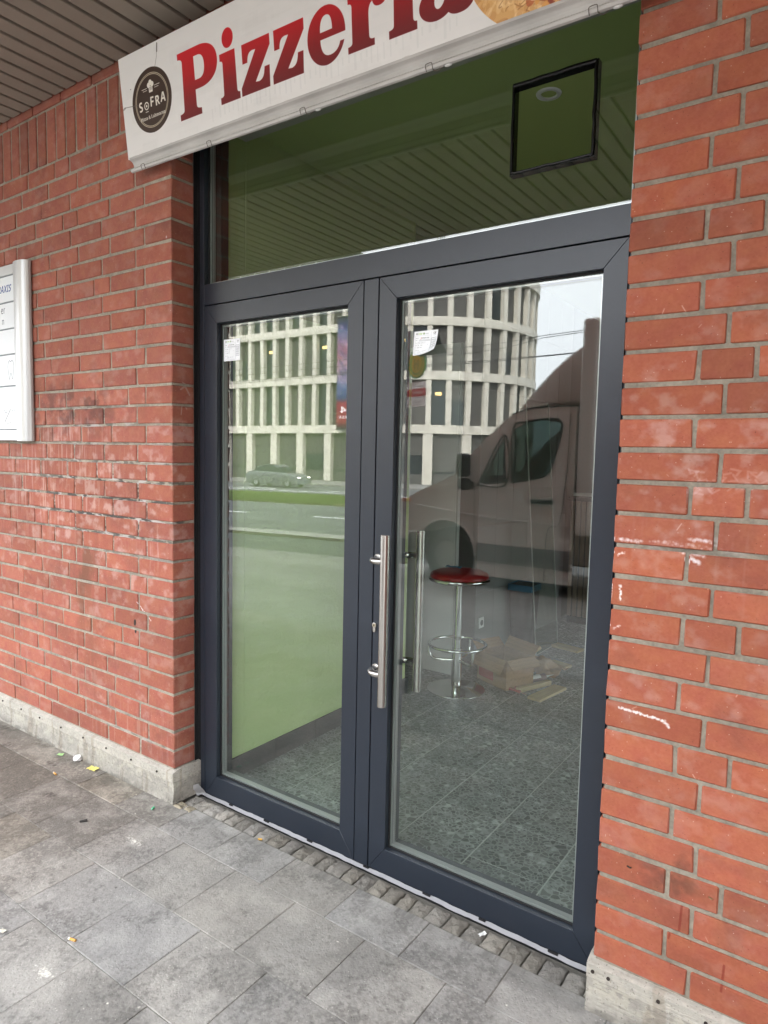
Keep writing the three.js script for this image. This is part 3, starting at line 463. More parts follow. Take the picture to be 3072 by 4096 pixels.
// ------------------------------------------------------------------ pizzeria sign
{
  const t = thing('pizzeria_sign', 'long white pizzeria sign board with red lettering and round brown logo', 'shop sign');
  const L = 2.12, Hs = 0.372, SC = 2048 / L, Hc = Math.round(Hs * SC);
  const tex = canvasTex(2048, Hc, (x, w, h) => {
    x.fillStyle = '#e9e7e4'; x.fillRect(0, 0, w, h);
    for (let i = 0; i < 240; i++) { x.fillStyle = `rgba(${rnd() < 0.5 ? '255,255,255' : '190,188,184'},.05)`; x.fillRect(rr(0, w), rr(0, h), rr(10, 160), rr(4, 50)); }
    // ghost of earlier lettering along the foot
    x.save(); x.globalAlpha = 0.11; x.fillStyle = '#a9a9ad'; x.font = 'bold 62px serif'; for (let i = 0; i < 46; i++) x.fillRect(500 + i * 22 + rr(-4, 4), h - 58 - rr(0, 14), rr(4, 9), rr(20, 48)); x.restore();
    x.save(); x.translate(0, h); x.scale(SC, -SC);
    const gr = x.createLinearGradient(0, 0.07, 0, 0.30); gr.addColorStop(0, '#6f1216'); gr.addColorStop(0.3, '#8c1519'); gr.addColorStop(0.62, '#bb1820'); gr.addColorStop(1, '#cf1a26'); x.fillStyle = gr;
    const poly = (pts) => { x.beginPath(); pts.forEach((p, i) => (p.length > 2 ? x.bezierCurveTo(...p) : i ? x.lineTo(...p) : x.moveTo(...p))); x.closePath(); };
    // P
    poly([[0.355, 0.292], [0.47, 0.292], [0.535, 0.292, 0.569, 0.265, 0.569, 0.222], [0.569, 0.178, 0.53, 0.152, 0.47, 0.152], [0.443, 0.152], [0.443, 0.098], [0.445, 0.09, 0.45, 0.088, 0.469, 0.086], [0.469, 0.0655], [0.347, 0.0655], [0.347, 0.086], [0.366, 0.088, 0.371, 0.09, 0.372, 0.098], [0.379, 0.255], [0.379, 0.266, 0.374, 0.27, 0.355, 0.272]]); x.fill();
    x.fillStyle = '#e9e7e4'; poly([[0.444, 0.262], [0.466, 0.262], [0.489, 0.262, 0.499, 0.247, 0.499, 0.222], [0.499, 0.198, 0.488, 0.183, 0.466, 0.183], [0.444, 0.183]]); x.fill(); x.fillStyle = gr;
    const idot = (cx) => { x.beginPath(); x.ellipse(cx, 0.2705, 0.0285, 0.0315, 0, 0, 7); x.fill(); };
    const istem = (o) => { poly([[o, 0.2285], [o + 0.079, 0.2285], [o + 0.079, 0.1], [o + 0.08, 0.09, o + 0.085, 0.09, o + 0.0925, 0.089], [o + 0.0925, 0.067], [o - 0.007, 0.067], [o - 0.007, 0.089], [o + 0.006, 0.09, o + 0.011, 0.092, o + 0.011, 0.1], [o + 0.014, 0.195], [o + 0.014, 0.203, o + 0.01, 0.206, o, 0.206]]); x.fill(); };
    idot(0.628); istem(0.581);
    const z = (o) => { poly([[o, 0.2275], [o + 0.134, 0.2275], [o + 0.134, 0.195], [o + 0.058, 0.098], [o + 0.075, 0.096], [o + 0.094, 0.098, o + 0.101, 0.108, o + 0.104, 0.134], [o + 0.128, 0.134], [o + 0.125, 0.0675], [o - 0.012, 0.0675], [o - 0.012, 0.094], [o + 0.066, 0.198], [o + 0.052, 0.199], [o + 0.034, 0.199, o + 0.026, 0.19, o + 0.024, 0.167], [o, 0.167]]); x.fill(); };
    z(0.694); z(0.847);
    // e
    x.beginPath(); x.ellipse(1.072, 0.149, 0.078, 0.0845, 0, 0, 7); x.fill(); x.fillStyle = '#e9e7e4';
    poly([[1.048, 0.1615], [1.098, 0.1615], [1.098, 0.192, 1.091, 0.207, 1.074, 0.207], [1.057, 0.207, 1.048, 0.19, 1.048, 0.1615]]); x.fill();
    poly([[1.048, 0.141], [1.16, 0.141], [1.16, 0.118], [1.128, 0.118], [1.122, 0.1, 1.108, 0.09, 1.086, 0.09], [1.06, 0.09, 1.048, 0.11, 1.048, 0.141]]); x.fill(); x.fillStyle = gr;
    // r
    poly([[1.163, 0.2275], [1.236, 0.2275], [1.237, 0.205], [1.248, 0.222, 1.262, 0.2315, 1.28, 0.2315], [1.3, 0.2315, 1.312, 0.218, 1.312, 0.2], [1.312, 0.182, 1.3, 0.17, 1.283, 0.17], [1.266, 0.17, 1.258, 0.178, 1.256, 0.19], [1.245, 0.186, 1.24, 0.175, 1.24, 0.155], [1.24, 0.1], [1.241, 0.091, 1.246, 0.089, 1.26, 0.0885], [1.26, 0.07], [1.158, 0.07], [1.158, 0.0885], [1.171, 0.089, 1.175, 0.092, 1.175, 0.1], [1.177, 0.195], [1.177, 0.203, 1.173, 0.206, 1.163, 0.206]]); x.fill();
    idot(1.366); istem(1.32);
    // a
    x.lineWidth = 0.05; x.beginPath(); x.ellipse(1.478, 0.112, 0.058, 0.044, 0, 0, 7); x.fill(); poly([[1.5, 0.19], [1.57, 0.19], [1.57, 0.115], [1.571, 0.098, 1.582, 0.095, 1.6, 0.1], [1.598, 0.075, 1.575, 0.066, 1.55, 0.067], [1.525, 0.068, 1.51, 0.08, 1.505, 0.1], [1.5, 0.1]]); x.fill();
    poly([[1.43, 0.175], [1.44, 0.215, 1.47, 0.2315, 1.51, 0.2315], [1.55, 0.2315, 1.57, 0.212, 1.57, 0.18], [1.5, 0.18], [1.5, 0.2, 1.49, 0.208, 1.475, 0.205], [1.49, 0.19, 1.485, 0.168, 1.46, 0.166], [1.444, 0.166, 1.432, 0.17, 1.43, 0.175]]); x.fill();
    x.fillStyle = '#e9e7e4'; x.beginPath(); x.ellipse(1.489, 0.122, 0.017, 0.026, -0.3, 0, 7); x.fill();
    // food picture: crust edge with melted cheese and toppings
    x.save(); x.beginPath(); x.rect(1.5, 0, 0.62, Hs); x.clip(); x.beginPath(); x.ellipse(1.93, 0.2, 0.36, 0.27, 0.1, 0, 7); x.fillStyle = '#d9a766'; x.fill(); x.clip();
    for (let i = 0; i < 900; i++) { const A = rr(0, 6.3), q = rr(0.72, 1.02); x.fillStyle = ['rgba(238,200,140,.35)', 'rgba(190,128,66,.3)', 'rgba(160,96,44,.22)', 'rgba(248,222,170,.3)'][Math.floor(rnd() * 4)]; x.beginPath(); x.ellipse(1.93 + 0.36 * q * Math.cos(A), 0.2 + 0.27 * q * Math.sin(A), rr(0.004, 0.022), rr(0.003, 0.012), rr(0, 3), 0, 7); x.fill(); }
    const E2 = (A, q) => [1.93 + 0.36 * q * Math.cos(A), 0.2 + 0.27 * q * Math.sin(A)];
    x.fillStyle = '#a8482a'; x.beginPath(); x.ellipse(1.93, 0.2, 0.36 * 0.76, 0.27 * 0.74, 0.1, 0, 7); x.fill();
    for (let i = 0; i < 150; i++) { const [X, Y] = E2(rr(0, 6.3), 0.66 + 0.14 * rnd()); x.fillStyle = ['#c8743a', '#8c3a22', '#e0a050', '#b85a30'][Math.floor(rnd() * 4)] + 'cc'; x.beginPath(); x.ellipse(X, Y, rr(0.008, 0.02), rr(0.006, 0.014), rr(0, 3), 0, 7); x.fill(); }
    for (let i = 0; i < 110; i++) { const [X, Y] = E2(rr(0, 6.3), Math.sqrt(rnd()) * 0.7); x.fillStyle = ['#ecc878', '#f2dca4', '#d99c4c', '#e8b860'][Math.floor(rnd() * 4)]; x.beginPath(); x.ellipse(X, Y, rr(0.012, 0.034), rr(0.008, 0.02), rr(0, 3), 0, 7); x.fill(); x.fillStyle = 'rgba(120,50,24,.4)'; x.beginPath(); x.ellipse(X + 0.004, Y - 0.008, rr(0.006, 0.016), 0.004, rr(0, 3), 0, 7); x.fill(); }
    for (let i = 0; i < 26; i++) { const [X, Y] = E2(rr(0, 6.3), Math.sqrt(rnd()) * 0.66); x.fillStyle = ['#8a1f22', '#6e1a20', '#a02a28'][i % 3]; x.beginPath(); x.ellipse(X, Y, rr(0.016, 0.03), rr(0.012, 0.022), rr(0, 3), 0, 7); x.fill(); x.fillStyle = 'rgba(240,170,140,.35)'; x.beginPath(); x.ellipse(X - 0.006, Y + 0.006, 0.006, 0.004, 0, 0, 7); x.fill(); }
    for (let i = 0; i < 60; i++) { const A = rr(0, 6.3), [X, Y] = E2(A, rr(0.8, 0.97)); x.strokeStyle = 'rgba(150,92,44,.5)'; x.lineWidth = 0.003; x.beginPath(); x.moveTo(X, Y); x.quadraticCurveTo(X + rr(-0.02, 0.02), Y + rr(-0.015, 0.015), X + rr(-0.03, 0.03), Y + rr(-0.02, 0.02)); x.stroke(); }
    x.restore();
    x.restore();
    // round logo
    const cx = 0.185 * SC, cy = h - 0.1795 * SC, R = 0.122 * SC; x.fillStyle = '#3a271c'; x.beginPath(); x.ellipse(cx, cy, R, R * 0.94, 0, 0, 7); x.fill();
    x.strokeStyle = '#d8cdb4'; x.lineWidth = 2.2; for (const k of [0.83, 0.79]) { x.beginPath(); x.ellipse(cx, cy, R * k, R * k * 0.94, 0, 0, 7); x.stroke(); }
    x.fillStyle = '#e9e4d8'; const hx = cx, hy = cy - R * 0.42; x.fillRect(hx - 11, hy, 22, 22); for (const [a, b, r] of [[-11, -4, 9], [0, -11, 10], [11, -4, 9]]) { x.beginPath(); x.arc(hx + a, hy + b, r, 0, 7); x.fill(); }
    x.fillStyle = '#3a271c'; for (const a of [-5, 0, 5]) x.fillRect(hx + a - 0.8, hy + 3, 1.6, 12);
    x.strokeStyle = '#e9e4d8'; x.lineWidth = 2; for (const s of [-1, 1]) for (const d of [0, 7]) { x.beginPath(); x.moveTo(hx + s * 22, hy + 4 + d); x.lineTo(hx + s * (54 - d), hy + 4 + d); x.stroke(); }
    x.fillStyle = '#e9e4d8'; x.font = 'bold 46px sans-serif'; x.textAlign = 'center'; ['S', 'O', 'F', 'R', 'A'].forEach((c, i) => { x.save(); x.translate(cx + (i - 2) * 33, cy + 26 - [0, 0, 5, 2, 6][i]); x.rotate([-0.1, 0, 0.04, -0.05, 0.06][i]); if (c === 'O') { x.lineWidth = 4; x.strokeStyle = '#e9e4d8'; x.beginPath(); x.arc(0, -13, 12, 0, 7); x.stroke(); x.beginPath(); x.arc(0, -13, 4.5, 0, 7); x.fill(); x.fillRect(-9, 6, 18, 2.5); } else x.fillText(c, 0, 0); x.restore(); });
    x.font = 'bold 16px serif'; x.fillText('Pizza & Lahmacun', cx, cy + 60);
    // cracks and grime along the edge
    scribble(x, [[8, h - 186], [40, h - 182], [92, h - 176]], 2.4, 'rgba(110,104,96,.7)'); scribble(x, [[0, h - 180], [14, h - 184]], 7, 'rgba(120,114,106,.6)');
    scribble(x, [[236, 18], [230, 50], [214, 84]], 2.4, 'rgba(110,104,96,.65)'); scribble(x, [[238, 10], [234, 34]], 7, 'rgba(90,84,78,.7)');
    for (let i = 0; i < 200; i++) { x.fillStyle = `rgba(120,108,92,${rr(0.05, 0.3)})`; x.fillRect(rr(0, w), h - rr(0, 7), rr(2, 26), rr(0.6, 1.8)); }
    scribble(x, [[58, h - 240], [60, h - 239]], 3, 'rgba(60,54,50,.8)');
  });
  const face = std({ map: tex, roughness: 0.38 }), shell = std({ color: lin(0.66, 0.64, 0.61), roughness: 0.42, map: rep(grain, 2, 2) });
  const tilt = Math.atan2(0.046, 0.365);
  const root = t; root.position.set(-0.194, 2.729, 0.0615); root.rotation.set(tilt, 0, -0.0141);
  const gf = new THREE.BoxGeometry(L, Hs, 0.004); { const uv = gf.attributes.uv, p = gf.attributes.position; for (let i = 0; i < uv.count; i++) uv.setXY(i, p.getX(i) / L + 0.5, p.getY(i) / Hs + 0.5); } gf.translate(L / 2, Hs / 2, -0.002); add('printed_face', gf, face, root);
  add('housing', rbox(0.001, 0.004, -0.085, L - 0.001, Hs + 0.004, -0.0045, 0.004, 2), shell, root);
  // bottom rail: thin bead, hollow cove, rolled lip
  const pr = new THREE.Shape(); pr.moveTo(0.0032, 0.0035); pr.lineTo(0.0032, -0.004); pr.quadraticCurveTo(-0.001, -0.007, -0.006, -0.009); pr.quadraticCurveTo(-0.017, -0.018, -0.014, -0.031); pr.lineTo(-0.006, -0.0355); pr.quadraticCurveTo(0.004, -0.038, 0.0035, -0.0445); pr.quadraticCurveTo(0.0025, -0.052, -0.006, -0.0525); pr.lineTo(-0.0105, -0.049); pr.lineTo(-0.0115, -0.04); pr.lineTo(-0.022, -0.03); pr.lineTo(-0.022, 0.0035); pr.closePath();
  const g = alongX(pr, 0.012, L + 0.016);
  add('bottom_rail', worldUV(g), shell, root);
  const wire = std({ color: lin(0.12, 0.1, 0.08), roughness: 0.5, metalness: 0.6 }), clear = std({ color: lin(0.6, 0.6, 0.58), roughness: 0.3 });
  for (const [x, k] of [[0.085, 0], [0.485, 0], [0.95, 1], [1.44, 1], [1.92, 1]]) {
    const c = new THREE.Group(); c.name = 'wire_clip'; root.add(c);
    add('wire', tube([[x, -0.054, 0.001], [x, -0.04, 0.006], [x + 0.004, -0.036, 0.006], [x + 0.019, -0.036, 0.006], [x + 0.022, -0.041, 0.006], [x + 0.022, -0.054, 0.001]], 0.0011, 40, 6), wire, c);
    if (k) { add('hook', tube([[x + 0.022, -0.053, 0.002], [x + 0.034, -0.059, -0.004], [x + 0.046, -0.052, -0.008]], 0.0013, 16, 6), wire, c); const s = new THREE.SphereGeometry(0.008, 14, 10); s.scale(1.6, 0.7, 0.7); s.translate(x + 0.07, -0.051, -0.006); add('drop', s, clear, c); }
  }
}
// ------------------------------------------------------------------ practice sign on the left wall
{
  const t = thing('practice_sign', 'white dental practice sign with a rounded aluminium end profile on the left wall', 'wall sign');
  const alu = std({ color: lin(0.5, 0.5, 0.49), roughness: 0.34, metalness: 0.35 }), strip = std({ color: lin(0.2, 0.22, 0.23), roughness: 0.6 });
  const x1 = -1.215, x0 = -2.1, zf = 0.03;
  add('back_plate', box(x0, 1.572, 0.004, x1 + 0.1, 2.47, zf - 0.006), strip, t);
  const rows = [[2.418, 2.466, null], [2.285, 2.41, 'PRAXIS'], [2.15, 2.276, 'er'], [2.02, 2.142, ''], [1.858, 2.012, 'tooth'], [1.632, 1.85, 'hours'], [1.574, 1.626, null]];
  for (const [a, b, k] of rows) {
    const wd = x1 - x0, h = b - a, S = 1100;
    const m = k === null ? alu : std({ roughness: 0.45, map: canvasTex(Math.round(wd * S), Math.round(h * S), (x, w, hh) => {
      x.fillStyle = '#d6d9da'; x.fillRect(0, 0, w, hh); x.textAlign = 'right';
      const X = (m_) => w + (m_ - x1) * S, Y = (m_) => (b - m_) * S; // metres on the wall to pixels
      if (k === 'PRAXIS') { x.fillStyle = '#2b3f7e'; x.font = 'italic bold 54px sans-serif'; x.fillText('PRAXIS', X(-1.252), Y(2.333)); }
      if (k === 'er') { x.fillStyle = '#33343a'; x.font = '54px sans-serif'; x.fillText('er', X(-1.315), Y(2.228)); x.font = '50px sans-serif'; x.fillText('n', X(-1.327), Y(2.172)); }
      if (k === 'tooth') { x.strokeStyle = '#55575c'; x.lineWidth = 3; const cx = X(-1.272), cy = Y(1.938); x.beginPath(); x.moveTo(cx - 26, cy - 42); x.bezierCurveTo(cx - 10, cy - 60, cx - 4, cy - 44, cx, cy - 44); x.bezierCurveTo(cx + 6, cy - 44, cx + 14, cy - 60, cx + 28, cy - 42); x.bezierCurveTo(cx + 44, cy - 10, cx + 26, cy + 10, cx + 22, cy + 52); x.bezierCurveTo(cx + 14, cy + 64, cx + 10, cy + 20, cx, cy + 20); x.bezierCurveTo(cx - 10, cy + 20, cx - 10, cy + 64, cx - 20, cy + 52); x.bezierCurveTo(cx - 24, cy + 10, cx - 42, cy - 8, cx - 26, cy - 42); x.stroke(); }
      if (k === 'hours') { x.fillStyle = '#33343a'; x.font = '30px sans-serif'; x.fillText('8.⁰⁰ - 13.⁰⁰ / 14.⁰⁰ - 17.', X(-1.235), Y(1.712)); x.font = '16px sans-serif'; x.fillText('00', X(-1.218), Y(1.722)); x.strokeStyle = 'rgba(120,118,114,.7)'; x.lineWidth = 9; x.beginPath(); x.moveTo(X(-1.285), Y(1.735)); x.lineTo(X(-1.345), Y(1.672)); x.stroke(); x.lineWidth = 4; x.beginPath(); x.moveTo(X(-1.345), Y(1.672)); x.lineTo(X(-1.31), Y(1.65)); x.moveTo(X(-1.32), Y(1.66)); x.lineTo(X(-1.28), Y(1.668)); x.stroke(); }
    }) });
    const g = new THREE.BoxGeometry(wd, h, 0.006); const uv = g.attributes.uv, p = g.attributes.position; for (let i = 0; i < uv.count; i++) uv.setXY(i, p.getX(i) / wd + 0.5, p.getY(i) / h + 0.5); g.translate((x0 + x1) / 2, (a + b) / 2, zf - 0.003); add('panel', g, m, t);
  }
  // rounded end profile
  const s = new THREE.Shape(); s.moveTo(0, 0.004); s.lineTo(0.118, 0.004); s.bezierCurveTo(0.128, 0.012, 0.118, 0.03, 0.09, 0.041); s.bezierCurveTo(0.06, 0.05, 0.02, 0.044, 0, 0.036); s.closePath();
  const g0 = new THREE.ExtrudeGeometry(s, { depth: 0.9, bevelEnabled: false, curveSegments: 14 }), P = g0.attributes.position.array;
  for (let i = 0; i < P.length; i += 9) { const v = []; for (let q = 0; q < 3; q++) v.push([x1 + 0.0005 + P[i + q * 3], 1.57 + P[i + q * 3 + 2], P[i + q * 3 + 1]]); [v[0], v[2], v[1]].forEach((q, n) => q.forEach((c, m) => { P[i + n * 3 + m] = c; })); }
  g0.deleteAttribute('normal'); g0.computeVertexNormals(); const g = toCreasedNormals(g0, 0.6);
  add('end_profile', g, alu, t);
}

// ------------------------------------------------------------------ litter on the pavement
{
  const paper = (c, o = {}) => std({ color: lin(...c), roughness: 0.85, side: THREE.DoubleSide, ...o });
  function butt(x, z, turn, label) {
    const t = thing('cigarette_butt', label, 'cigarette butt', null, [x, 0.0045, z]); t.rotation.y = turn;
    const a = new THREE.CylinderGeometry(0.004, 0.004, 0.022, 14); a.rotateZ(Math.PI / 2); add('filter', a, paper([0.62, 0.33, 0.09]), t);
    const b = new THREE.CylinderGeometry(0.0038, 0.0041, 0.006, 14); b.rotateZ(Math.PI / 2); b.translate(-0.0141, 0, 0); add('paper_end', b, paper([0.7, 0.66, 0.6]), t);
  }
  butt(0.44, 0.72, 0.25, 'orange cigarette butt lying alone in the open pavement'); butt(-0.655, 0.174, -0.15, 'orange cigarette butt in the slab joint near the left plinth');
  function scrap(name, label, cat, x, z, w, h, c, turn, amp = 0.012) {
    const g = new THREE.PlaneGeometry(w, h, 12, 10), p = g.attributes.position;
    for (let i = 0; i < p.count; i++) { const a = p.getX(i), b = p.getY(i), e = Math.hypot(a / w, b / h) * 2, k = e > 0.7 ? 0.75 + 0.35 * fbm(Math.atan2(b, a) * 3 + x * 50, 1, 3) : 1; p.setXYZ(i, a * k, b * k, amp * fbm(a * 120 + x * 31, b * 120, 3)); }
    g.rotateX(-Math.PI / 2); g.rotateY(turn); g.translate(x, 0.002, z); g.computeVertexNormals();
    const o = add(name, g, paper(c), scene); o.userData = { label, category: cat }; return o;
  }
  scrap('torn_paper', 'torn pale yellow scrap of paper at the foot of the left plinth', 'paper', -0.56, 0.04, 0.062, 0.036, [0.75, 0.66, 0.2], 0.2);
  scrap('green_leaf', 'small pale green leaf by the left plinth', 'leaf', -0.83, 0.05, 0.034, 0.024, [0.38, 0.6, 0.26], 0.4, 0.006);
  { const g = new THREE.IcosahedronGeometry(0.02, 3), p = g.attributes.position; for (let i = 0; i < p.count; i++) { const x = p.getX(i), y = p.getY(i), z = p.getZ(i), k = 0.62 + 0.7 * fbm(x * 90 + 3, y * 90 + z * 60, 3); p.setXYZ(i, x * k * 1.15, y * k * 0.8 + 0.011, z * k); } g.computeVertexNormals(); g.translate(-0.705, 0, 0.03); const o = add('crumpled_paper', g, paper([0.72, 0.71, 0.7]), scene); o.userData = { label: 'crumpled white paper ball beside the left plinth', category: 'paper' }; }
  { const t = thing('wrapper', 'twisted bright green sweet wrapper on the slab by the door corner', 'wrapper', null, [-0.028, 0.005, 0.088]); const g = new THREE.SphereGeometry(0.006, 12, 8); g.scale(0.8, 0.6, 1.6); add('body', g, paper([0.1, 0.42, 0.22]), t); for (const s of [-1, 1]) { const q = new THREE.ConeGeometry(0.005, 0.008, 8); q.rotateX(s * Math.PI / 2); q.translate(0, 0, s * 0.011); add('twist', q, paper([0.16, 0.5, 0.3]), t); } t.rotation.y = 0.5; }
  { const g = new THREE.CylinderGeometry(0.004, 0.006, 0.03, 8, 3); g.rotateZ(Math.PI / 2); g.rotateY(1.05); g.translate(-0.168, 0.005, 0.322); const o = add('charred_stub', g, paper([0.035, 0.032, 0.03]), scene); o.userData = { label: 'small dark stub lying on a brownish slab', category: 'stub' }; }
  { const g = new THREE.CylinderGeometry(0.0035, 0.0035, 0.016, 10); g.rotateZ(Math.PI / 2); g.rotateY(0.5); g.translate(0.505, 0.004, -0.024); const o = add('orange_crumb', g, paper([0.6, 0.34, 0.06]), scene); o.userData = { label: 'tiny orange crumb against the stone setts', category: 'crumb' }; }
  scrap('white_chip', 'small white paint chip lying on the stone setts', 'paint chip', 1.46, -0.075, 0.03, 0.016, [0.75, 0.74, 0.72], 1.1, 0.006);
  scrap('white_fleck', 'pale oval fleck on the slab at the left edge of the pavement', 'fleck', 0.225, 0.83, 0.022, 0.017, [0.6, 0.57, 0.48], 0.1, 0.004);
  // wall plugs in the right pier
  for (const [x, y, c, label] of [[1.925, 0.445, [0.1, 0.085, 0.07], 'rusty wire stub poking from the pier joint nearer the door'], [2.125, 0.44, [0.55, 0.36, 0.2], 'wooden plug poking from the pier joint farther from the door']]) {
    const t = thing('wall_plug', label, 'wall plug', null, [x, y, -0.004]); const h = new THREE.CylinderGeometry(0.005, 0.005, 0.004, 12); h.rotateX(Math.PI / 2); add('hole', h, paper([0.02, 0.017, 0.015]), t);
    add('stub', tube([[0, 0, 0], [-0.003, 0.003, 0.008], [-0.007, 0.009, 0.014]], 0.0022, 10, 7), paper(c), t);
  }
}

// ------------------------------------------------------------------ inside the shop
const FL = 0.012;
{
  const t = struct('shop_floor', 'dark green grey terrazzo tile floor inside the shop');
  const chips = []; for (let i = 0; i < 900; i++) chips.push([rnd(), rnd(), rnd(), rnd()]);
  const N = 34, cell = Array.from({ length: N * N }, () => []);
  for (let i = 0; i < 1500; i++) { const a = rnd(), b = rnd(); cell[Math.floor(a * N) * N + Math.floor(b * N)].push([a, b, rnd(), rr(0.75, 1.25)]); }
  const terr = pixelTex(900, 900, (u, v) => {
    const ci = Math.floor(u * N), cj = Math.floor(v * N); let d1 = 9, d2 = 9, id = null;
    for (let i = -2; i <= 2; i++) for (let j = -2; j <= 2; j++) { const I = ci + i, J = cj + j, wi = ((I % N) + N) % N, wj = ((J % N) + N) % N; for (const c of cell[wi * N + wj]) { const d = Math.hypot(u - c[0] - (I - wi) / N, v - c[1] - (J - wj) / N) * c[3]; if (d < d1) { d2 = d1; d1 = d; id = c; } else if (d < d2) d2 = d; } }
    const m = ss(0.0035, 0.006, d2 - d1), n = tfbm(u, v, 60, 3), tone = id ? id[2] : 0; let k = tone > 0.94 ? 0.38 : 0.06 + 0.13 * tone; k *= 0.8 + 0.4 * n;
    const b = 0.27 * (0.8 + 0.4 * n), big = 0.75 + 0.5 * tfbm(u, v, 5, 4); return [0.96, 1, 0.975].map((q) => q * (b + (k - b) * m) * big);
  }, { repeat: true });
  const mT = std({ map: terr, roughness: 0.38, vertexColors: true }), joint = std({ color: lin(0.42, 0.43, 0.41), roughness: 0.9 });
  const P = 0.3, far = [];
  for (let i = -6; i < 15; i++) for (let j = 0; j < 22; j++) {
    const x0 = 0.03 + i * P, z1 = -0.12 - j * P, zz = Math.min(z1, -0.223); if (x0 < -1.6) continue;
    const g = tint(worldUV(box(x0 + 0.003, FL - 0.012, z1 - P + 0.003, x0 + P - 0.003, FL + rr(-0.0003, 0.0003), zz), (x, y, z) => [x / 0.72 + hsh(i, j), z / 0.72 + hsh(j, i)]), ((k) => [k, k, k])(rr(0.9, 1.1)));
    if (j < 8 && i > -2 && i < 7) add('floor_tile', g, mT, t); else far.push(g);
  }
  add('far_tiles', merge2(far), mT, t, { kind: 'stuff' });
  add('screed', box(-1.8, -0.3, -7, 4.7, FL - 0.0012, -0.2235), joint, t);
}
const plaster = pixelTex(512, 512, (u, v) => tfbm(u, v, 24, 4) * 0.7 + 0.3 * tfbm(u, v, 90, 2), { srgb: false, repeat: true });
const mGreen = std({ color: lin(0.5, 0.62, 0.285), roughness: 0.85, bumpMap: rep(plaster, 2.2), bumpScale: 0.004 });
const mGreenShade = std({ color: lin(0.26, 0.31, 0.1), roughness: 0.8 });  // darker copy of the green; shade of the upper wall is in its colour
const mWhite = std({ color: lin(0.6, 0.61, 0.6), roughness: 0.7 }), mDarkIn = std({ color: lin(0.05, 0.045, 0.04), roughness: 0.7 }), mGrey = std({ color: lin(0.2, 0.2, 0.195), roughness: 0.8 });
{
  const w = struct('interior_wall', 'light green plastered side wall inside the shop with dark skirting');
  add('plaster', worldUV(box(-0.1, 0, -1.75, 0.052, 2.2, -0.361)), mGreen, w); add('upper_plaster', worldUV(box(-0.1, 2.2003, -1.75, 0.052, 3.2, -0.361)), mGreenShade, w); add('upper_reveal', worldUV(box(-0.02, 2.2003, -0.3605, 0.05, 3.2, -0.25)), mGreenShade, w);
  add('reveal', worldUV(box(-0.02, 0, -0.3605, 0.05, 2.2, -0.25)), mGreen, w);
  const sk = std({ color: lin(0.04, 0.043, 0.044), roughness: 0.5 });
  for (let i = 0; i < 5; i++) { const z = -0.26 - i * 0.303; add('skirting', rbox(0.0525, FL, z - 0.301, 0.063, 0.112, z, 0.002, 1), sk, w); }
  const o = struct('shop_interior', 'white and grey walls and dark rear of the shop');
  add('recess_wall', box(-1.2, 0, -1.9, -1.1, 3.2, -1.75), mGrey, o); add('recess_side', box(-1.2, 0, -2.6, -1.1, 3.2, -1.9), mGrey, o); add('recess_front', box(-1.2, 0, -1.76, -0.1, 3.2, -1.7502), mGrey, o);
  // tiled wall: big pale tiles with joints
  const tile = std({ color: lin(0.2, 0.205, 0.2), roughness: 0.35 });
  add('tile_bed', box(-1.2, 0, -5.2, 0.09, 3.2, -2.62), mGrey, o);
  for (let i = 0; i < 6; i++) for (let j = 0; j < 6; j++) add('wall_tile', box(0.0905, FL + j * 0.505 + 0.002, -2.62 - (i + 1) * 0.3 + 0.002, 0.098, FL + (j + 1) * 0.505, -2.62 - i * 0.3), tile, o);
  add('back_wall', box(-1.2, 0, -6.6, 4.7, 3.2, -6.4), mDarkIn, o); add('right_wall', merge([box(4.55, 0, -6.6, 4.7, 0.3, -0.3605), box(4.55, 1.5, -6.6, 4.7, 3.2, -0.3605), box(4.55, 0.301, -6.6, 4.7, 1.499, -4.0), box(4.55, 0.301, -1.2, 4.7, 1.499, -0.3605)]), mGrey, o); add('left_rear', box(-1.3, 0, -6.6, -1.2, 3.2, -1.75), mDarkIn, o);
  const c = struct('interior_ceiling', 'green painted ceiling inside the shop');
  add('plasterboard', box(-1.3, 2.95, -6.6, 4.7, 3.2, -0.3605), mGreenShade, c);
  const d = thing('downlight', 'small round recessed spotlight in the green shop ceiling, switched off', 'spotlight', null, [1.275, 2.949, -0.79]);
  const prof = [[0.03, 0.02], [0.03, -0.003], [0.034, -0.007], [0.046, -0.005], [0.049, 0]].map((p) => new THREE.Vector2(...p)); add('ring', new THREE.LatheGeometry(prof, 36), std({ color: lin(0.6, 0.6, 0.58), roughness: 0.35, metalness: 0.4, side: THREE.DoubleSide }), d);
  add('lamp', cyl(0.029, 0.029, 0.004, 0, 0.004, 0), std({ color: lin(0.3, 0.3, 0.32), roughness: 0.15 }), d);
}
{ // white door leaf standing open behind the stool
  const t = thing('interior_door', 'plain white inner door standing open behind the bar stool', 'door'); add('panel', rbox(-0.42, FL + 0.004, -2.275, 0.12, 2.3, -2.235, 0.003, 1), mWhite, t); add('edge_strip', rbox(0.1205, FL + 0.004, -2.273, 0.134, 2.3, -2.237, 0.002, 1), std({ color: lin(0.45, 0.46, 0.45), roughness: 0.5 }), t);
  const s = thing('wall_socket', 'white wall socket low on the tiled wall behind the stool', 'socket'); add('plate', rbox(0.0985, 0.255, -2.75, 0.108, 0.335, -2.67, 0.003, 2), mWhite, s); const c = new THREE.CylinderGeometry(0.02, 0.022, 0.004, 24); c.rotateZ(Math.PI / 2); c.translate(0.1085, 0.295, -2.71); add('insert', c, mGrey, s);
}
const chrome = std({ color: lin(0.72, 0.73, 0.72), roughness: 0.12, metalness: 1 });
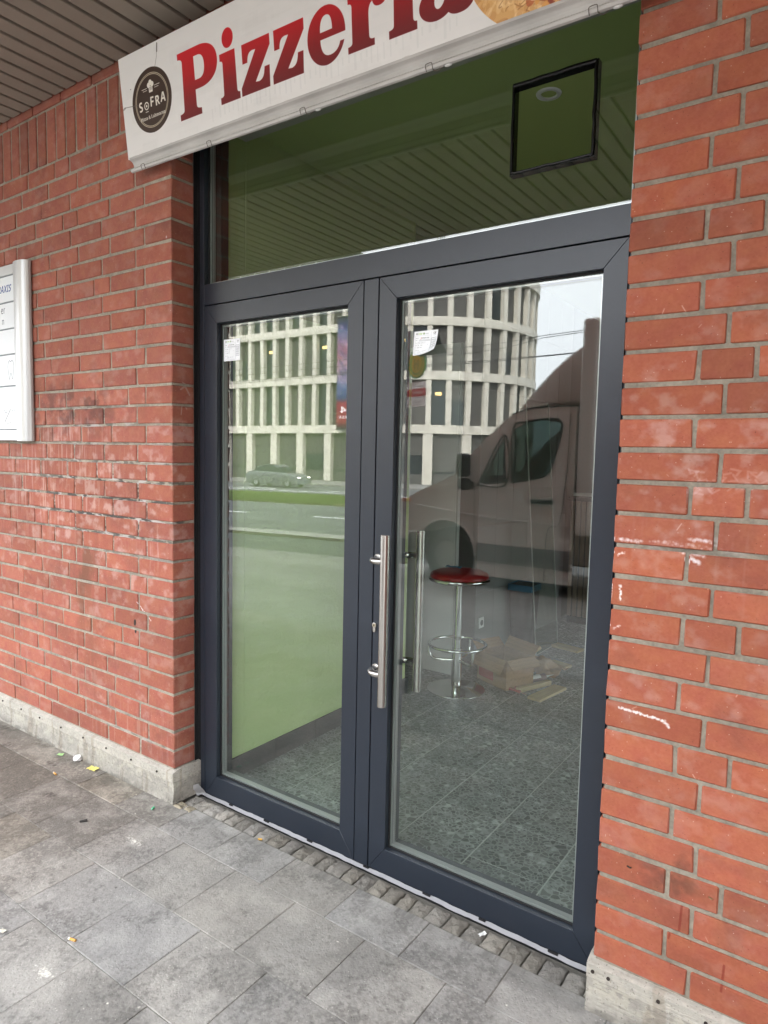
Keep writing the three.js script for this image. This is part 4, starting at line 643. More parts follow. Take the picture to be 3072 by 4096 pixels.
{
  const t = thing('bar_stool', 'chrome bar stool with round red padded seat and foot ring', 'bar stool', null, [0.285, FL, -2.013]);
  const L = (pts, seg = 48) => new THREE.LatheGeometry(pts.map((p) => new THREE.Vector2(...p)), seg);
  add('seat', L([[0, 0.735], [0.18, 0.735], [0.188, 0.745], [0.19, 0.76], [0.182, 0.776], [0.15, 0.789], [0.09, 0.796], [0, 0.798]]), std({ color: lin(0.3, 0.012, 0.014), roughness: 0.32 }), t);
  add('seat_rim', L([[0.15, 0.722], [0.19, 0.724], [0.199, 0.732], [0.2, 0.742], [0.194, 0.75], [0.185, 0.746], [0.18, 0.73], [0.15, 0.728], [0.15, 0.722]]), chrome, t);
  add('column', merge([cyl(0.024, 0.024, 0.46, 0, 0.49, 0), cyl(0.033, 0.033, 0.27, 0, 0.145, 0), cyl(0.045, 0.033, 0.02, 0, 0.712, 0)]), chrome, t);
  add('base', L([[0, 0], [0.186, 0], [0.19, 0.004], [0.188, 0.009], [0.12, 0.018], [0.045, 0.026], [0.036, 0.034], [0, 0.034]]), chrome, t);
  const g = new THREE.TorusGeometry(0.185, 0.0105, 14, 64); g.rotateX(Math.PI / 2); g.translate(0, 0.305, 0); const fr = add('foot_ring', g, chrome, t);
  for (let i = 0; i < 3; i++) { const a = 0.5 + i * 2.094, c = Math.cos(a), s = Math.sin(a); add('ring_arm', tube([[0.185 * c, 0.3, 0.185 * s], [0.18 * c, 0.24, 0.18 * s], [0.14 * c, 0.205, 0.14 * s], [0.03 * c, 0.2, 0.03 * s]], 0.009, 24, 10), chrome, fr); }
  const b = thing('cloth', 'small blue cloth lying on the red stool seat', 'cloth'); const q = new THREE.BoxGeometry(0.1, 0.006, 0.05, 12, 1, 6), p = q.attributes.position; for (let i = 0; i < p.count; i++) p.setY(i, p.getY(i) + 0.012 * fbm(p.getX(i) * 40 + 3, p.getZ(i) * 50, 2)); q.computeVertexNormals(); q.rotateY(0.25); q.translate(0.215, FL + 0.797, -2.06); add('folds', q, std({ color: lin(0.05, 0.16, 0.25), roughness: 0.8 }), b);
}
{ // open cardboard carton with flaps and rubble around
  const card = std({ color: lin(0.36, 0.23, 0.125), roughness: 0.85, map: rep(grain, 3) }), red = std({ color: lin(0.3, 0.05, 0.04), roughness: 0.7 });
  const t = thing('carton', 'open brown cardboard carton with folded out flaps beside the stool', 'carton', null, [0.47, FL, -2.36]); t.rotation.y = -0.42;
  const s = 0.004, w = 0.3, d = 0.24, h = 0.2;
  add('side', box(-w / 2, 0, d / 2 - s, w / 2, h, d / 2), card, t); add('side', box(-w / 2, 0, -d / 2, w / 2, h, -d / 2 + s), card, t); add('side', box(-w / 2, 0, -d / 2 + s, -w / 2 + s, h, d / 2 - s), card, t); add('side', box(w / 2 - s, 0, -d / 2 + s, w / 2, h, d / 2 - s), card, t); add('bottom', box(-w / 2 + s, 0.001, -d / 2 + s, w / 2 - s, s, d / 2 - s), card, t);
  add('red_print', box(-w / 2 + 0.02, 0.03, d / 2 + 0.0003, w / 2 - 0.13, 0.15, d / 2 + 0.001), red, t);
  const flap = (x0, x1, l, ang, pos, ry) => { const g = box(x0, 0, -s / 2, x1, l, s / 2); g.rotateX(ang); g.rotateY(ry); g.translate(...pos); add('flap', g, card, t); };
  flap(-w / 2, w / 2, 0.1, 2.6, [0, h, d / 2], 0); flap(-w / 2, w / 2, 0.08, 0.6, [0, h, -d / 2], Math.PI); flap(-d / 2, d / 2, 0.08, 2.2, [w / 2, h, 0], Math.PI / 2); flap(-d / 2, d / 2, 0.08, 0.9, [-w / 2, h, 0], -Math.PI / 2);
  const pile = thing('wrapping_paper', 'crumpled brown packing paper heaped behind the carton', 'packing paper');
  const g = new THREE.PlaneGeometry(0.4, 0.3, 40, 32), p = g.attributes.position; for (let i = 0; i < p.count; i++) { const a = p.getX(i), b = p.getY(i), e = Math.hypot(a / 0.2, b / 0.15); p.setZ(i, 0.14 * Math.max(0, 1 - e) * fbm(a * 14, b * 14, 4) + 0.04 * fbm(a * 30, b * 30, 3) * (e < 1.05 ? 1 : 0.1)); } g.rotateX(-Math.PI / 2); g.translate(0.52, FL + 0.003, -2.78); g.computeVertexNormals(); add('sheet', g, std({ color: lin(0.34, 0.22, 0.12), roughness: 0.9, side: THREE.DoubleSide }), pile);
  const wood = std({ color: lin(0.5, 0.41, 0.24), roughness: 0.75, map: pixelTex(256, 64, (u, v) => { const k = 0.68 + 0.26 * fbm(u * 3, v * 18, 3); return [k, k * 0.97, k * 0.9]; }) });
  const plank = (label, x, z, l, wd, th, turn, y = 0) => { const o = thing('wood_offcut', label, 'wood offcut', null, [x, FL + y, z]); o.rotation.y = turn; add('board', rbox(-l / 2, 0.0005, -wd / 2, l / 2, th, wd / 2, 0.0015, 1), wood, o); return o; };
  plank('flat wide wood offcut nearest the door on the shop floor', 0.798, -2.305, 0.335, 0.092, 0.018, 1.42); plank('narrow square wood offcut lying left of the wide one', 0.682, -2.36, 0.3, 0.036, 0.03, 1.2);
  plank('long wood board far back on the shop floor', 0.53, -3.41, 0.24, 0.1, 0.02, -0.2); plank('short wood board behind the carton near the leaning glass', 0.64, -2.95, 0.16, 0.07, 0.02, -0.3); plank('wood stick leaning out of the packing paper', 0.545, -2.62, 0.18, 0.03, 0.02, 0.9, 0.14).rotation.z = 0.5;
  const can = thing('sealant_tube', 'printed sealant cartridge lying behind the wood offcuts', 'cartridge', null, [0.63, FL + 0.024, -2.47]); can.rotation.y = 1.15; const c = new THREE.CylinderGeometry(0.023, 0.023, 0.21, 24); c.rotateZ(Math.PI / 2); add('body', c, std({ color: lin(0.14, 0.1, 0.1), roughness: 0.5 }), can); const n = new THREE.ConeGeometry(0.009, 0.09, 14); n.rotateZ(-Math.PI / 2); n.translate(0.155, 0, 0); add('nozzle', n, mWhite, can); const lb = new THREE.CylinderGeometry(0.0234, 0.0234, 0.11, 24, 1, true, 0.3, 2.2); lb.rotateZ(Math.PI / 2); add('label_print', lb, mWhite, can);
  const rp = thing('red_pliers', 'red handled pliers lying by the wood offcuts', 'pliers', null, [0.66, FL + 0.009, -2.2]); rp.rotation.y = -0.5; add('handle', tube([[-0.1, 0, 0.03], [-0.04, 0.004, 0.012], [0, 0, 0]], 0.008, 16, 10), red, rp); add('handle', tube([[-0.1, 0, -0.03], [-0.04, 0.004, -0.012], [0, 0, 0]], 0.008, 16, 10), red, rp); add('jaw', rbox(0, -0.006, -0.01, 0.055, 0.006, 0.01, 0.004, 2), chrome, rp);
  // bits of debris on the floor
  const bits = []; for (let i = 0; i < 160; i++) { const x = rr(0.1, 1.5), z = rr(-4.2, -1.4), s2 = rr(0.003, 0.014); const b = new THREE.TetrahedronGeometry(s2, 0); b.scale(1, 0.35, rr(0.6, 1.8)); b.rotateY(rr(0, 6)); b.translate(x, FL + s2 * 0.2, z); bits.push(b); }
  const o = add('plaster_crumbs', merge(bits), std({ color: lin(0.4, 0.39, 0.36), roughness: 1 }), scene); o.userData = { label: 'plaster crumbs and dust scattered on the shop floor', kind: 'stuff' };
}
{ // bin with blue liner, leaning glass pane, slatted counter
  const b = thing('rubbish_bin', 'dark rubbish bin with a blue liner folded over its rim', 'rubbish bin', null, [0.225, FL, -3.22]);
  const sh = (w, y) => [-w, -w * 0.8, w, w * 0.8, y]; const body = new THREE.CylinderGeometry(0.13, 0.1, 0.52, 4, 1, false, Math.PI / 4); body.translate(0, 0.26, 0); add('body', body, std({ color: lin(0.016, 0.016, 0.017), roughness: 0.5 }), b);
  const l = new THREE.CylinderGeometry(0.132, 0.14, 0.05, 4, 3, true, Math.PI / 4), p = l.attributes.position; for (let i = 0; i < p.count; i++) { const k = 1 + 0.1 * fbm(p.getX(i) * 40, p.getY(i) * 40, 2); p.setXYZ(i, p.getX(i) * k, p.getY(i) + 0.5, p.getZ(i) * k); } l.computeVertexNormals(); add('liner', l, std({ color: lin(0.05, 0.17, 0.3), roughness: 0.5, side: THREE.DoubleSide }), b);
  const gl = thing('glass_sheet', 'tall loose glass sheet with pale edges leaning at the side wall', 'glass sheet');
  const q = box(0, 0, -0.45, 0.006, 1.98, 0); q.rotateZ(0.083); q.translate(0.402, FL + 0.002, -3.07); add('pane', q.toNonIndexed(), new THREE.MeshPhysicalMaterial({ color: lin(0.8, 0.88, 0.84), transmission: 1, thickness: 0, roughness: 0.02, ior: 1.4 }), gl);
  const e = merge([box(-0.001, 0, 0.0004, 0.007, 1.98, 0.006), box(-0.001, 0, -0.456, 0.007, 1.98, -0.4504), box(-0.001, -0.003, -0.456, 0.007, -0.0004, 0.006)]); e.rotateZ(0.083); e.translate(0.402, FL + 0.005, -3.07); add('edge_tape', e, std({ color: lin(0.42, 0.44, 0.42), roughness: 0.4 }), gl);
  const c = thing('counter', 'shop counter clad in vertical brown slats on a black base', 'counter');
  add('body', box(0.19, FL + 0.06, -4.9, 2.4, 1.16, -4.32), mDarkIn, c); add('base', box(0.2, FL, -4.88, 2.4, FL + 0.0595, -4.3), std({ color: lin(0.01, 0.01, 0.01), roughness: 0.6 }), c); add('top', rbox(0.17, 1.1605, -4.92, 2.42, 1.19, -4.29, 0.003, 1), mDarkIn, c);
  const sm = std({ color: lin(0.2, 0.15, 0.1), roughness: 0.6, map: rep(grain, 4) }); for (let i = 0; i < 44; i++) add('slat', box(0.195 + i * 0.05, FL + 0.062, -4.3195, 0.231 + i * 0.05, 1.15, -4.3), sm, c);
  add('price_rail', worldUV(box(0.21, 1.2, -4.31, 1.6, 1.23, -4.3)), mWhite, c);
}

// ------------------------------------------------------------------ across the road (seen in the glass)
const A = THREE.MathUtils.degToRad(11), ca = Math.cos(A), sa = Math.sin(A);
const gy = (s) => -0.016 * Math.max(0, s - 2.4) - (s > 6.8 ? 0.09 : 0);
const at = (t, s, dy = 0) => [t * ca - s * sa, gy(s) + dy, t * sa + s * ca];
function strip(name, label, s0, s1, dy, m, t0 = -150, t1 = 150, uvs = 1, sides = 0.3, extra = {}) {
  const n = 60, pos = [], uv = [], idx = [], row = [[s0, -sides], [s0, dy], [s1, dy], [s1, -sides]];
  for (let i = 0; i <= n; i++) { const t = t0 + (t1 - t0) * i / n; row.forEach(([s, d], k) => { pos.push(...at(t, s + (k === 0 ? 1e-3 : k === 3 ? -1e-3 : 0), d)); uv.push(t / uvs, s / uvs); }); }
  for (let i = 0; i < n; i++) for (let k = 0; k < 3; k++) { const a = i * 4 + k, b = a + 1, c = a + 4, d = a + 5; idx.push(a, b, c, b, d, c); }
  let g = new THREE.BufferGeometry(); g.setAttribute('position', new THREE.Float32BufferAttribute(pos, 3)); g.setAttribute('uv', new THREE.Float32BufferAttribute(uv, 2)); g.setIndex(idx); g = g.toNonIndexed(); g.computeVertexNormals();
  const o = add(name, g, m, scene); o.userData = { label, kind: 'structure', ...extra }; return o;
}
const asphT = pixelTex(512, 512, (u, v) => { const k = 0.7 + 0.6 * tfbm(u, v, 4, 6); return [0.115 * k, 0.118 * k, 0.116 * k]; }, { repeat: true });
const mAsph = std({ map: asphT, roughness: 0.85 }), mAsph2 = std({ map: asphT, color: lin(0.7, 0.7, 0.7), roughness: 0.9 });
const paveFar = pixelTex(512, 512, (u, v) => { const r = Math.floor(v * 4), a = (u * 4 + (r % 2) * 0.5) % 1, b = (v * 4) % 1, j = Math.min(a, 1 - a, b, 1 - b) < 0.014 ? 0.5 : 1, k = (0.75 + 0.5 * tfbm(u, v, 6, 5)) * j * (0.88 + 0.24 * hsh(Math.floor(u * 4 + (r % 2) * 0.5), r)); return [0.25 * k, 0.243 * k, 0.228 * k]; }, { repeat: true });
const mPaveFar = std({ map: paveFar, roughness: 0.9 }), mKerb = std({ color: lin(0.42, 0.41, 0.37), roughness: 0.9, map: rep(grain, 1) }), mLine = std({ color: lin(0.72, 0.72, 0.7), roughness: 0.7 });
strip2();
function strip2() { const g = new THREE.PlaneGeometry(46, 60); g.rotateX(-Math.PI / 2); g.translate(28, -0.06, -28); const o = add('added_side_street', g, std({ color: lin(0.2, 0.2, 0.19), roughness: 0.9, map: rep(grain, 20) }), scene); o.userData = { label: 'added unseen side street to the right of the brick house', kind: 'structure' }; }  // unseen ground added outside the added side window
{ // outer pavement from the slabs to the parking strip
  const pts = []; for (let i = 0; i <= 40; i++) { const x = -60 + 3 * i; pts.push([x, 2.4]); } const pos = [], uv = [], idx = [];
  pts.forEach(([x]) => { const t = (x + 6.8 * sa) / ca, q = at(t, 6.8); const z0 = Math.min(2.4, q[2] - 0.5); for (let k = 0; k <= 6; k++) { const f = k / 6, X = x, Z = z0 + (q[2] - z0) * f, s = -X * sa + Z * ca; pos.push(X, Math.min(-0.001, gy(Math.min(s, 6.79))), Z); uv.push(X / 1.2, Z / 1.2); } });
  for (let i = 0; i < 40; i++) for (let k = 0; k < 6; k++) { const a = i * 7 + k; idx.push(a, a + 1, a + 7, a + 1, a + 8, a + 7); }
  const g = new THREE.BufferGeometry(); g.setAttribute('position', new THREE.Float32BufferAttribute(pos, 3)); g.setAttribute('uv', new THREE.Float32BufferAttribute(uv, 2)); g.setIndex(idx); g.computeVertexNormals();
  const o = add('outer_pavement', g, mPaveFar, scene); o.userData = { label: 'pale paved strip between the arcade and the road', kind: 'structure' };
}
strip('bicycle_lane', 'dark asphalt strip beside the pavement', 6.8, 9.3, 0, mAsph2);
strip('kerb', 'pale kerb strip along the near side of the road', 9.3, 9.95, 0.06, mKerb);
strip('road', 'near carriageway of grey asphalt', 9.95, 19.3, 0, mAsph, -150, 150, 4);
strip('far_road', 'far carriageway beyond the grass strip', 25.2, 38.5, 0, mAsph, -150, 150, 4);
strip('far_pavement', 'pale pavement before the office building', 38.5, 48.5, 0.1, mPaveFar, -150, 150, 2.4);
strip('ground', 'open ground around the office building reaching to the horizon', 48.5, 420, -0.05, std({ color: lin(0.16, 0.16, 0.14), roughness: 1 }), -420, 420, 8);
strip('lane_line', 'white edge line on the asphalt strip', 7.85, 8.05, 0.005, mLine, -60, 60);
strip('lane_line', 'white edge line of the far carriageway', 29.0, 29.25, 0.005, mLine, -150, 150);
for (let i = -9; i < 6; i++) strip('lane_dash', 'white dashes down the middle of the near carriageway', 14.3, 14.52, 0.005, mLine, -13.9 + i * 6, -10.2 + i * 6, 1, 0.3);
for (let i = -9; i < 6; i++) strip('lane_dash', 'white dashes down the middle of the far carriageway', 30.8, 31.05, 0.005, mLine, -24 + i * 7, -24 + i * 7 + 4, 1, 0.3);
{
  const grassT = pixelTex(512, 512, (u, v) => { const k = 0.5 + tfbm(u, v, 6, 6), y = tfbm(u + 0.4, v, 3, 4); return [(0.1 + 0.07 * y) * k, 0.145 * k, 0.045 * k]; }, { repeat: true });
  strip('grass_verge', 'green grass strip between the two carriageways', 19.3, 25.2, 0.04, std({ map: grassT, roughness: 1 }), -150, 150, 3);
  const bl = new THREE.ConeGeometry(0.03, 0.1, 3, 1, true); bl.translate(0, 0.05, 0); const N = 16000, im = new THREE.InstancedMesh(bl, std({ color: lin(0.13, 0.18, 0.05), roughness: 1, side: THREE.DoubleSide }), N), M = new THREE.Matrix4(), q = new THREE.Quaternion(), e = new THREE.Euler();
  for (let i = 0; i < N; i++) { const p = at(rr(-32, -10), 19.35 + 5.8 * rnd() ** 1.4, 0.035); e.set(rr(-0.4, 0.4), rr(0, 6), rr(-0.4, 0.4)); M.compose(new THREE.Vector3(...p), q.setFromEuler(e), new THREE.Vector3(1, rr(0.6, 1.6), 1)); im.setMatrixAt(i, M); }
  im.name = 'grass_tufts'; im.castShadow = im.receiveShadow = true; im.userData = { label: 'short grass tufts on the verge', kind: 'stuff' }; scene.add(im);
}
{ // office building: straight front, rounded right end
  const b = thing('office_building', 'pale stone office building with tall narrow windows and a rounded corner', 'office building');
  const Zf = 42.7, X0 = -68, X1 = -30.3, R = 9.2, base = -1.0;
  const stoneT = pixelTex(512, 512, (u, v) => { const k = 0.8 + 0.3 * tfbm(u, v, 5, 5), st = ss(0.5, 0.7, tfbm(u, v * 0.4, 10, 3)) * 0.15; const j = (v * 5) % 1 < 0.02 ? 0.8 : 1; return [0.72 * k * j * (1 - st), 0.69 * k * j * (1 - st), 0.61 * k * j * (1 - st)]; }, { repeat: true });
  const stone = std({ map: stoneT, roughness: 0.85 }), pane = std({ color: lin(0.035, 0.045, 0.05), roughness: 0.08 }), blindT = pixelTex(32, 512, (u, v) => { const k = (v * 34) % 1; const c = k < 0.4 ? 0.025 : k < 0.55 ? 0.07 : 0.16; return [c, c * 0.98, c * 0.92]; }, { repeat: true });
  const blind = std({ map: blindT, roughness: 0.6 }), warm = std({ color: lin(0.5, 0.4, 0.25), emissive: new THREE.Color().setRGB(1, 0.62, 0.2), emissiveIntensity: 1.4 });
  // length along the front: straight then the arc
  const arc = R * Math.PI * 0.75, straight = X1 - X0;
  const place = (g, l) => { // g built with x across, z outward to the street, centred at x=0
    if (l < straight) { g.rotateY(Math.PI); g.translate(X0 + l, 0, Zf); } else { const a = (l - straight) / R; g.rotateY(Math.PI); g.translate(0, 0, -R); g.rotateY(-a); g.translate(X1, 0, Zf + R); } return g; };
  const st = (g) => worldUV(g, (x, y, z, n) => [(Math.abs(n[0]) > 0.6 ? z : x) / 3, y / 3]);
  const pitch = 1.6, n = Math.floor((straight + arc) / pitch), off = -0.05;
  const levels = [[4.05, 7.6], [8.3, 11.82], [12.5, 15.7]];
  for (let i = 0; i < n; i++) {
    const l = off + i * pitch + 0.8, cur = l > straight - 1; 
    for (const [y0, y1] of levels) {
      add('pillar', place(st(box(-0.21, y0, -0.5, 0.21, y1, 0)), l), stone, b);
      const w = new THREE.Group(); w.name = 'window'; b.add(w);
      const lc = l + pitch / 2, r = hsh(i, Math.round(y0));
      add('pane', place(box(-0.6, y0, -0.5, 0.6, y1, -0.44), lc), pane, w);
      const drop = r < 0.68 ? 1 : r < 0.8 ? 0.45 : 0; if (drop) add('blind', place(worldUV(box(-0.58, y1 - (y1 - y0) * drop, -0.43, 0.58, y1, -0.41), (x, y) => [x, y / 3.2]), lc), blind, w);
      if (drop < 1 && hsh(i, 91 + y0) < 0.3) add('lit_lamp', place(box(-0.25, y1 - 1.2, -0.439, 0.25, y1 - 0.95, -0.41), lc), warm, w);
    }
    if (i % 2 === 0) add('pillar', place(st(box(-0.38, base, -0.5, 0.38, 3.35, 0)), l), stone, b);
    if (i % 2 === 0) { const w = new THREE.Group(); w.name = 'window'; b.add(w); const lc = l + pitch; add('pane', place(box(-1.2, 0.1, -0.5, 1.2, 3.35, -0.44), lc), pane, w); const r = hsh(i, 3); add('blind', place(worldUV(box(-1.18, r < 0.3 ? 1.6 : 0.3, -0.43, 1.18, 3.34, -0.41), (x, y) => [x, y / 3.2]), lc), blind, w); add('sill_wall', place(st(box(-1.18, base, -0.49, 1.18, 0.1, -0.4)), lc), std({ color: lin(0.1, 0.1, 0.095), roughness: 0.8 }), w); }
  }
  for (const [y0, y1, o] of [[3.36, 4.04, 0.05], [7.61, 8.29, 0.05], [11.83, 12.49, 0.05], [15.71, 16.6, 0.12]]) {
    const list = []; list.push(st(place(box(-straight / 2, y0, -0.7, straight / 2, y1, o), straight / 2)));
    const k = 22; for (let i = 0; i < k; i++) { const l = straight + (i + 0.5) * arc / k; list.push(st(place(box(-arc / k / 2 * 1.004, y0, -0.7, arc / k / 2 * 1.004, y1, o), l))); }
    add('spandrel_band', merge(list), stone, b);
  }
  const core = []; core.push(box(X0, base, Zf + 0.75, X1 + 0.2, 15.7, Zf + 18)); core.push(cyl(R - 0.75, R - 0.75, 16.7, X1, (base + 15.7) / 2, Zf + R, 48)); add('core', merge(core), std({ color: lin(0.03, 0.03, 0.03), roughness: 0.9 }), b);
  const top = std({ color: lin(0.07, 0.075, 0.065), roughness: 0.8 }); add('roof_storey', box(X0, 16.6, Zf + 3.0, X1 - 9, 21.5, Zf + 16), top, b); add('roof_deck', merge([box(X0, 15.7, Zf + 0.8, X1, 16.3, Zf + 18), cyl(R - 0.2, R - 0.2, 0.5, X1, 16.2, Zf + R, 48)]), top, b);
  const rail = std({ color: lin(0.7, 0.7, 0.68), roughness: 0.5 }), rl = new THREE.Group(); rl.name = 'roof_railing'; b.add(rl);
  for (const y of [17.4, 17.85, 18.3]) add('rail', box(X0, y, Zf + 0.9, X1 - 6, y + 0.05, Zf + 0.96), rail, rl); for (let x = X0; x < X1 - 6; x += 1.9) add('rail_post', box(x, 16.6, Zf + 0.88, x + 0.07, 18.7, Zf + 0.98), rail, rl);
  const m = new THREE.Group(); m.name = 'roof_mast'; b.add(m); const px = X1 + 4.6, pz = Zf + R - 7; add('lattice', merge([[-0.2, -0.2], [0.2, -0.2], [0.2, 0.2], [-0.2, 0.2]].map(([a, c]) => box(px + a - 0.03, 16.4, pz + c - 0.03, px + a + 0.03, 19, pz + c + 0.03))), top, m);
}
{ // unseen apartment block added across the road to block low sky light
  const b = thing('added_apartment_block', 'added unseen apartment block across the road that blocks low sky from the arcade', 'apartment block'), wm = std({ color: lin(0.42, 0.39, 0.34), roughness: 0.9 }), gm = std({ color: lin(0.03, 0.035, 0.04), roughness: 0.1 }), rm = std({ color: lin(0.16, 0.07, 0.05), roughness: 0.9 });
  add('wall', box(4, -1.2, 46, 90, 17, 58), wm, b); const rf = new THREE.CylinderGeometry(7.4, 7.4, 86, 3, 1); rf.rotateZ(Math.PI / 2); rf.rotateX(-Math.PI / 2); rf.scale(1, 0.5, 1); rf.translate(47, 18.6, 52); add('roof', rf, rm, b);
  for (let f = 0; f < 5; f++) for (let i = 0; i < 24; i++) { const w = new THREE.Group(); w.name = 'window'; b.add(w); const x = 6 + i * 3.5, y = 0.8 + f * 3.2; add('pane', box(x, y, 45.94, x + 1.3, y + 1.6, 45.999), gm, w); add('sill', box(x - 0.1, y - 0.1, 45.85, x + 1.4, y - 0.005, 45.999), wm, w); }
}
{ // street trees beside the office building
  const bark = std({ color: lin(0.07, 0.055, 0.04), roughness: 1 }), leaf = std({ color: lin(0.07, 0.1, 0.03), roughness: 0.9, side: THREE.DoubleSide });
  [[-9.5, 40.5, 8.5, 'street tree with a full crown next to the rounded office corner'], [-2, 41.5, 9.5, 'taller street tree farther from the office corner']].forEach(([x, z, h, label], n) => {
    const t = thing('street_tree', label, 'tree', null, [x, -0.85, z]); const limbs = [tube([[0, 0, 0], [0.1, h * 0.3, 0.05], [0, h * 0.62, 0]], 0.16, 12, 8)]; for (let i = 0; i < 7; i++) { const a = i * 0.9, y = h * (0.28 + 0.05 * i); limbs.push(tube([[0.05, y, 0], [Math.cos(a) * 0.9, y + 0.9, Math.sin(a) * 0.9], [Math.cos(a) * 1.7, y + 1.8, Math.sin(a) * 1.7]], 0.06, 8, 6)); } add('trunk', merge(limbs), bark, t);
    const q = new THREE.PlaneGeometry(0.2, 0.13), pos = [], N = 5200, M = new THREE.Matrix4(), e = new THREE.Euler(), Q = new THREE.Quaternion(), clumps = Array.from({ length: 34 }, () => { const a = rr(0, 6.3), k = Math.sqrt(rnd()); return [Math.cos(a) * 2.3 * k, h * 0.45 + rnd() * h * 0.5, Math.sin(a) * 2.3 * k, rr(0.5, 1.0)]; }), list = [];
    for (let i = 0; i < N; i++) { const c = clumps[i % 34], d = new THREE.Vector3(rr(-1, 1), rr(-1, 1), rr(-1, 1)).normalize().multiplyScalar(c[3] * Math.cbrt(rnd())); e.set(rr(0, 6), rr(0, 6), rr(0, 6)); M.compose(new THREE.Vector3(c[0] + d.x, c[1] + d.y * 0.8, c[2] + d.z), Q.setFromEuler(e), new THREE.Vector3(1, 1, 1).multiplyScalar(rr(0.7, 1.5))); list.push(q.clone().applyMatrix4(M)); } add('crown', merge(list), leaf, t);
  });
}
{ // banner on the facade
  const t = thing('facade_banner', 'tall pink and blue printed banner hanging on the office building', 'banner');
  const tex = canvasTex(128, 1024, (x, w, h) => { const g = x.createLinearGradient(0, 0, 0, h); [[0, '#2a2f3c'], [0.12, '#5a5f8c'], [0.3, '#9a4a66'], [0.45, '#96707f'], [0.62, '#556a94'], [0.72, '#2c3c6c'], [0.76, '#8c2440'], [0.93, '#8c1838'], [1, '#1c2230']].forEach(([a, c]) => g.addColorStop(a, c)); x.fillStyle = g; x.fillRect(0, 0, w, h); for (let i = 0; i < 140; i++) { x.fillStyle = `rgba(${rnd() < 0.5 ? '240,200,220' : '40,50,110'},.15)`; x.beginPath(); x.ellipse(rr(0, w), rr(60, 720), rr(5, 30), rr(8, 60), 0.4, 0, 7); x.fill(); } x.fillStyle = '#f2dfe6'; x.textAlign = 'center'; x.font = 'bold 78px sans-serif'; x.fillText('24', 64, 870); x.font = 'bold 34px sans-serif'; x.fillText('HALLE', 64, 920); });
  const g = new THREE.BoxGeometry(2.1, 9.2, 0.04); g.rotateY(Math.PI); g.translate(-32.6, 8.2, 41.9); add('cloth', g, std({ map: tex, roughness: 0.8 }), t);
  const pm = std({ color: lin(0.2, 0.2, 0.2), roughness: 0.5 }); for (const y of [12.85, 3.55]) add('arm', box(-33.7, y, 41.86, -31.5, y + 0.06, 42.66), pm, t);
}
{ // bus stop sign near the kerb
  const t = thing('bus_stop_sign', 'round yellow and green stop sign with letter H and white line plates on a pole', 'stop sign', null, [-3.32, -0.09, 6.55]); t.rotation.y = 0.35;
  const pm = std({ color: lin(0.45, 0.46, 0.45), roughness: 0.4, metalness: 0.5 }); add('pole', cyl(0.038, 0.038, 3.5, 0, 1.75, 0, 20), pm, t);
  const tex = canvasTex(256, 256, (x) => { x.fillStyle = '#1f8a3e'; x.fillRect(0, 0, 256, 256); x.fillStyle = '#ffd21c'; x.beginPath(); x.arc(128, 128, 112, 0, 7); x.fill(); x.strokeStyle = '#1f8a3e'; x.lineWidth = 20; x.beginPath(); x.arc(128, 128, 88, 0, 7); x.stroke(); x.fillStyle = '#1d6b34'; x.font = 'bold 130px sans-serif'; x.textAlign = 'center'; x.fillText('H', 128, 175); });
  const d = new THREE.CylinderGeometry(0.21, 0.21, 0.02, 40); d.rotateX(Math.PI / 2); worldUVin(d, 0.42, 0.42); d.translate(-0.27, 2.98, 0.06); const dm = std({ map: tex, roughness: 0.45 }); { const q = d; q.rotateY(Math.PI); } add('disc', d, dm, t);
  const t2 = canvasTex(512, 256, (x) => { x.fillStyle = '#fbfbfb'; x.fillRect(0, 0, 512, 256); x.fillStyle = '#d0202c'; x.fillRect(0, 70, 512, 80); x.fillStyle = '#fff'; x.font = 'bold 46px sans-serif'; x.fillText('Luisenstraße', 60, 126); x.fillStyle = '#30353a'; x.font = '38px sans-serif'; x.fillText('S  H  U', 150, 52); x.fillRect(0, 162, 512, 4); x.font = '40px sans-serif'; x.fillText('U Stadtmitte 3', 60, 220); x.beginPath(); x.arc(36, 208, 20, 0, 7); x.stroke(); });
  const p = new THREE.BoxGeometry(0.42, 0.36, 0.015); p.rotateY(Math.PI); p.translate(0.27, 2.54, -0.06); add('line_plate', p, std({ map: t2, roughness: 0.45 }), t);
  for (const y of [2.98, 2.62, 2.45]) add('clamp', box(0.0, y - 0.02, -0.055, 0.2, y + 0.02, -0.035), pm, t);
}
function worldUVin(g, w, h) { const p = g.attributes.position, uv = g.attributes.uv; for (let i = 0; i < p.count; i++) uv.setXY(i, p.getX(i) / w + 0.5, p.getY(i) / h + 0.5); return g; }
{ // overhead lines
  const m = std({ color: lin(0.02, 0.02, 0.02), roughness: 0.6 });
  [[5.55, 5.78], [5.3, 5.72], [4.98, 5.08], [4.9, 5.06]].forEach(([a, b], i) => { const o = add('overhead_cable', tube([[-60, a + 0.7, 22], [-30, a, 21], [-10, a + 0.02 * i, 20], [-5, b, 20], [20, b + 0.4, 18.5]], 0.012, 60, 5), m, scene); o.userData = { label: ['uppermost thin overhead cable above the road', 'second thin overhead cable from the top above the road', 'third thin overhead cable from the top above the road', 'lowest thin overhead cable above the road'][i], category: 'cable', group: 'overhead cables' }; });
}
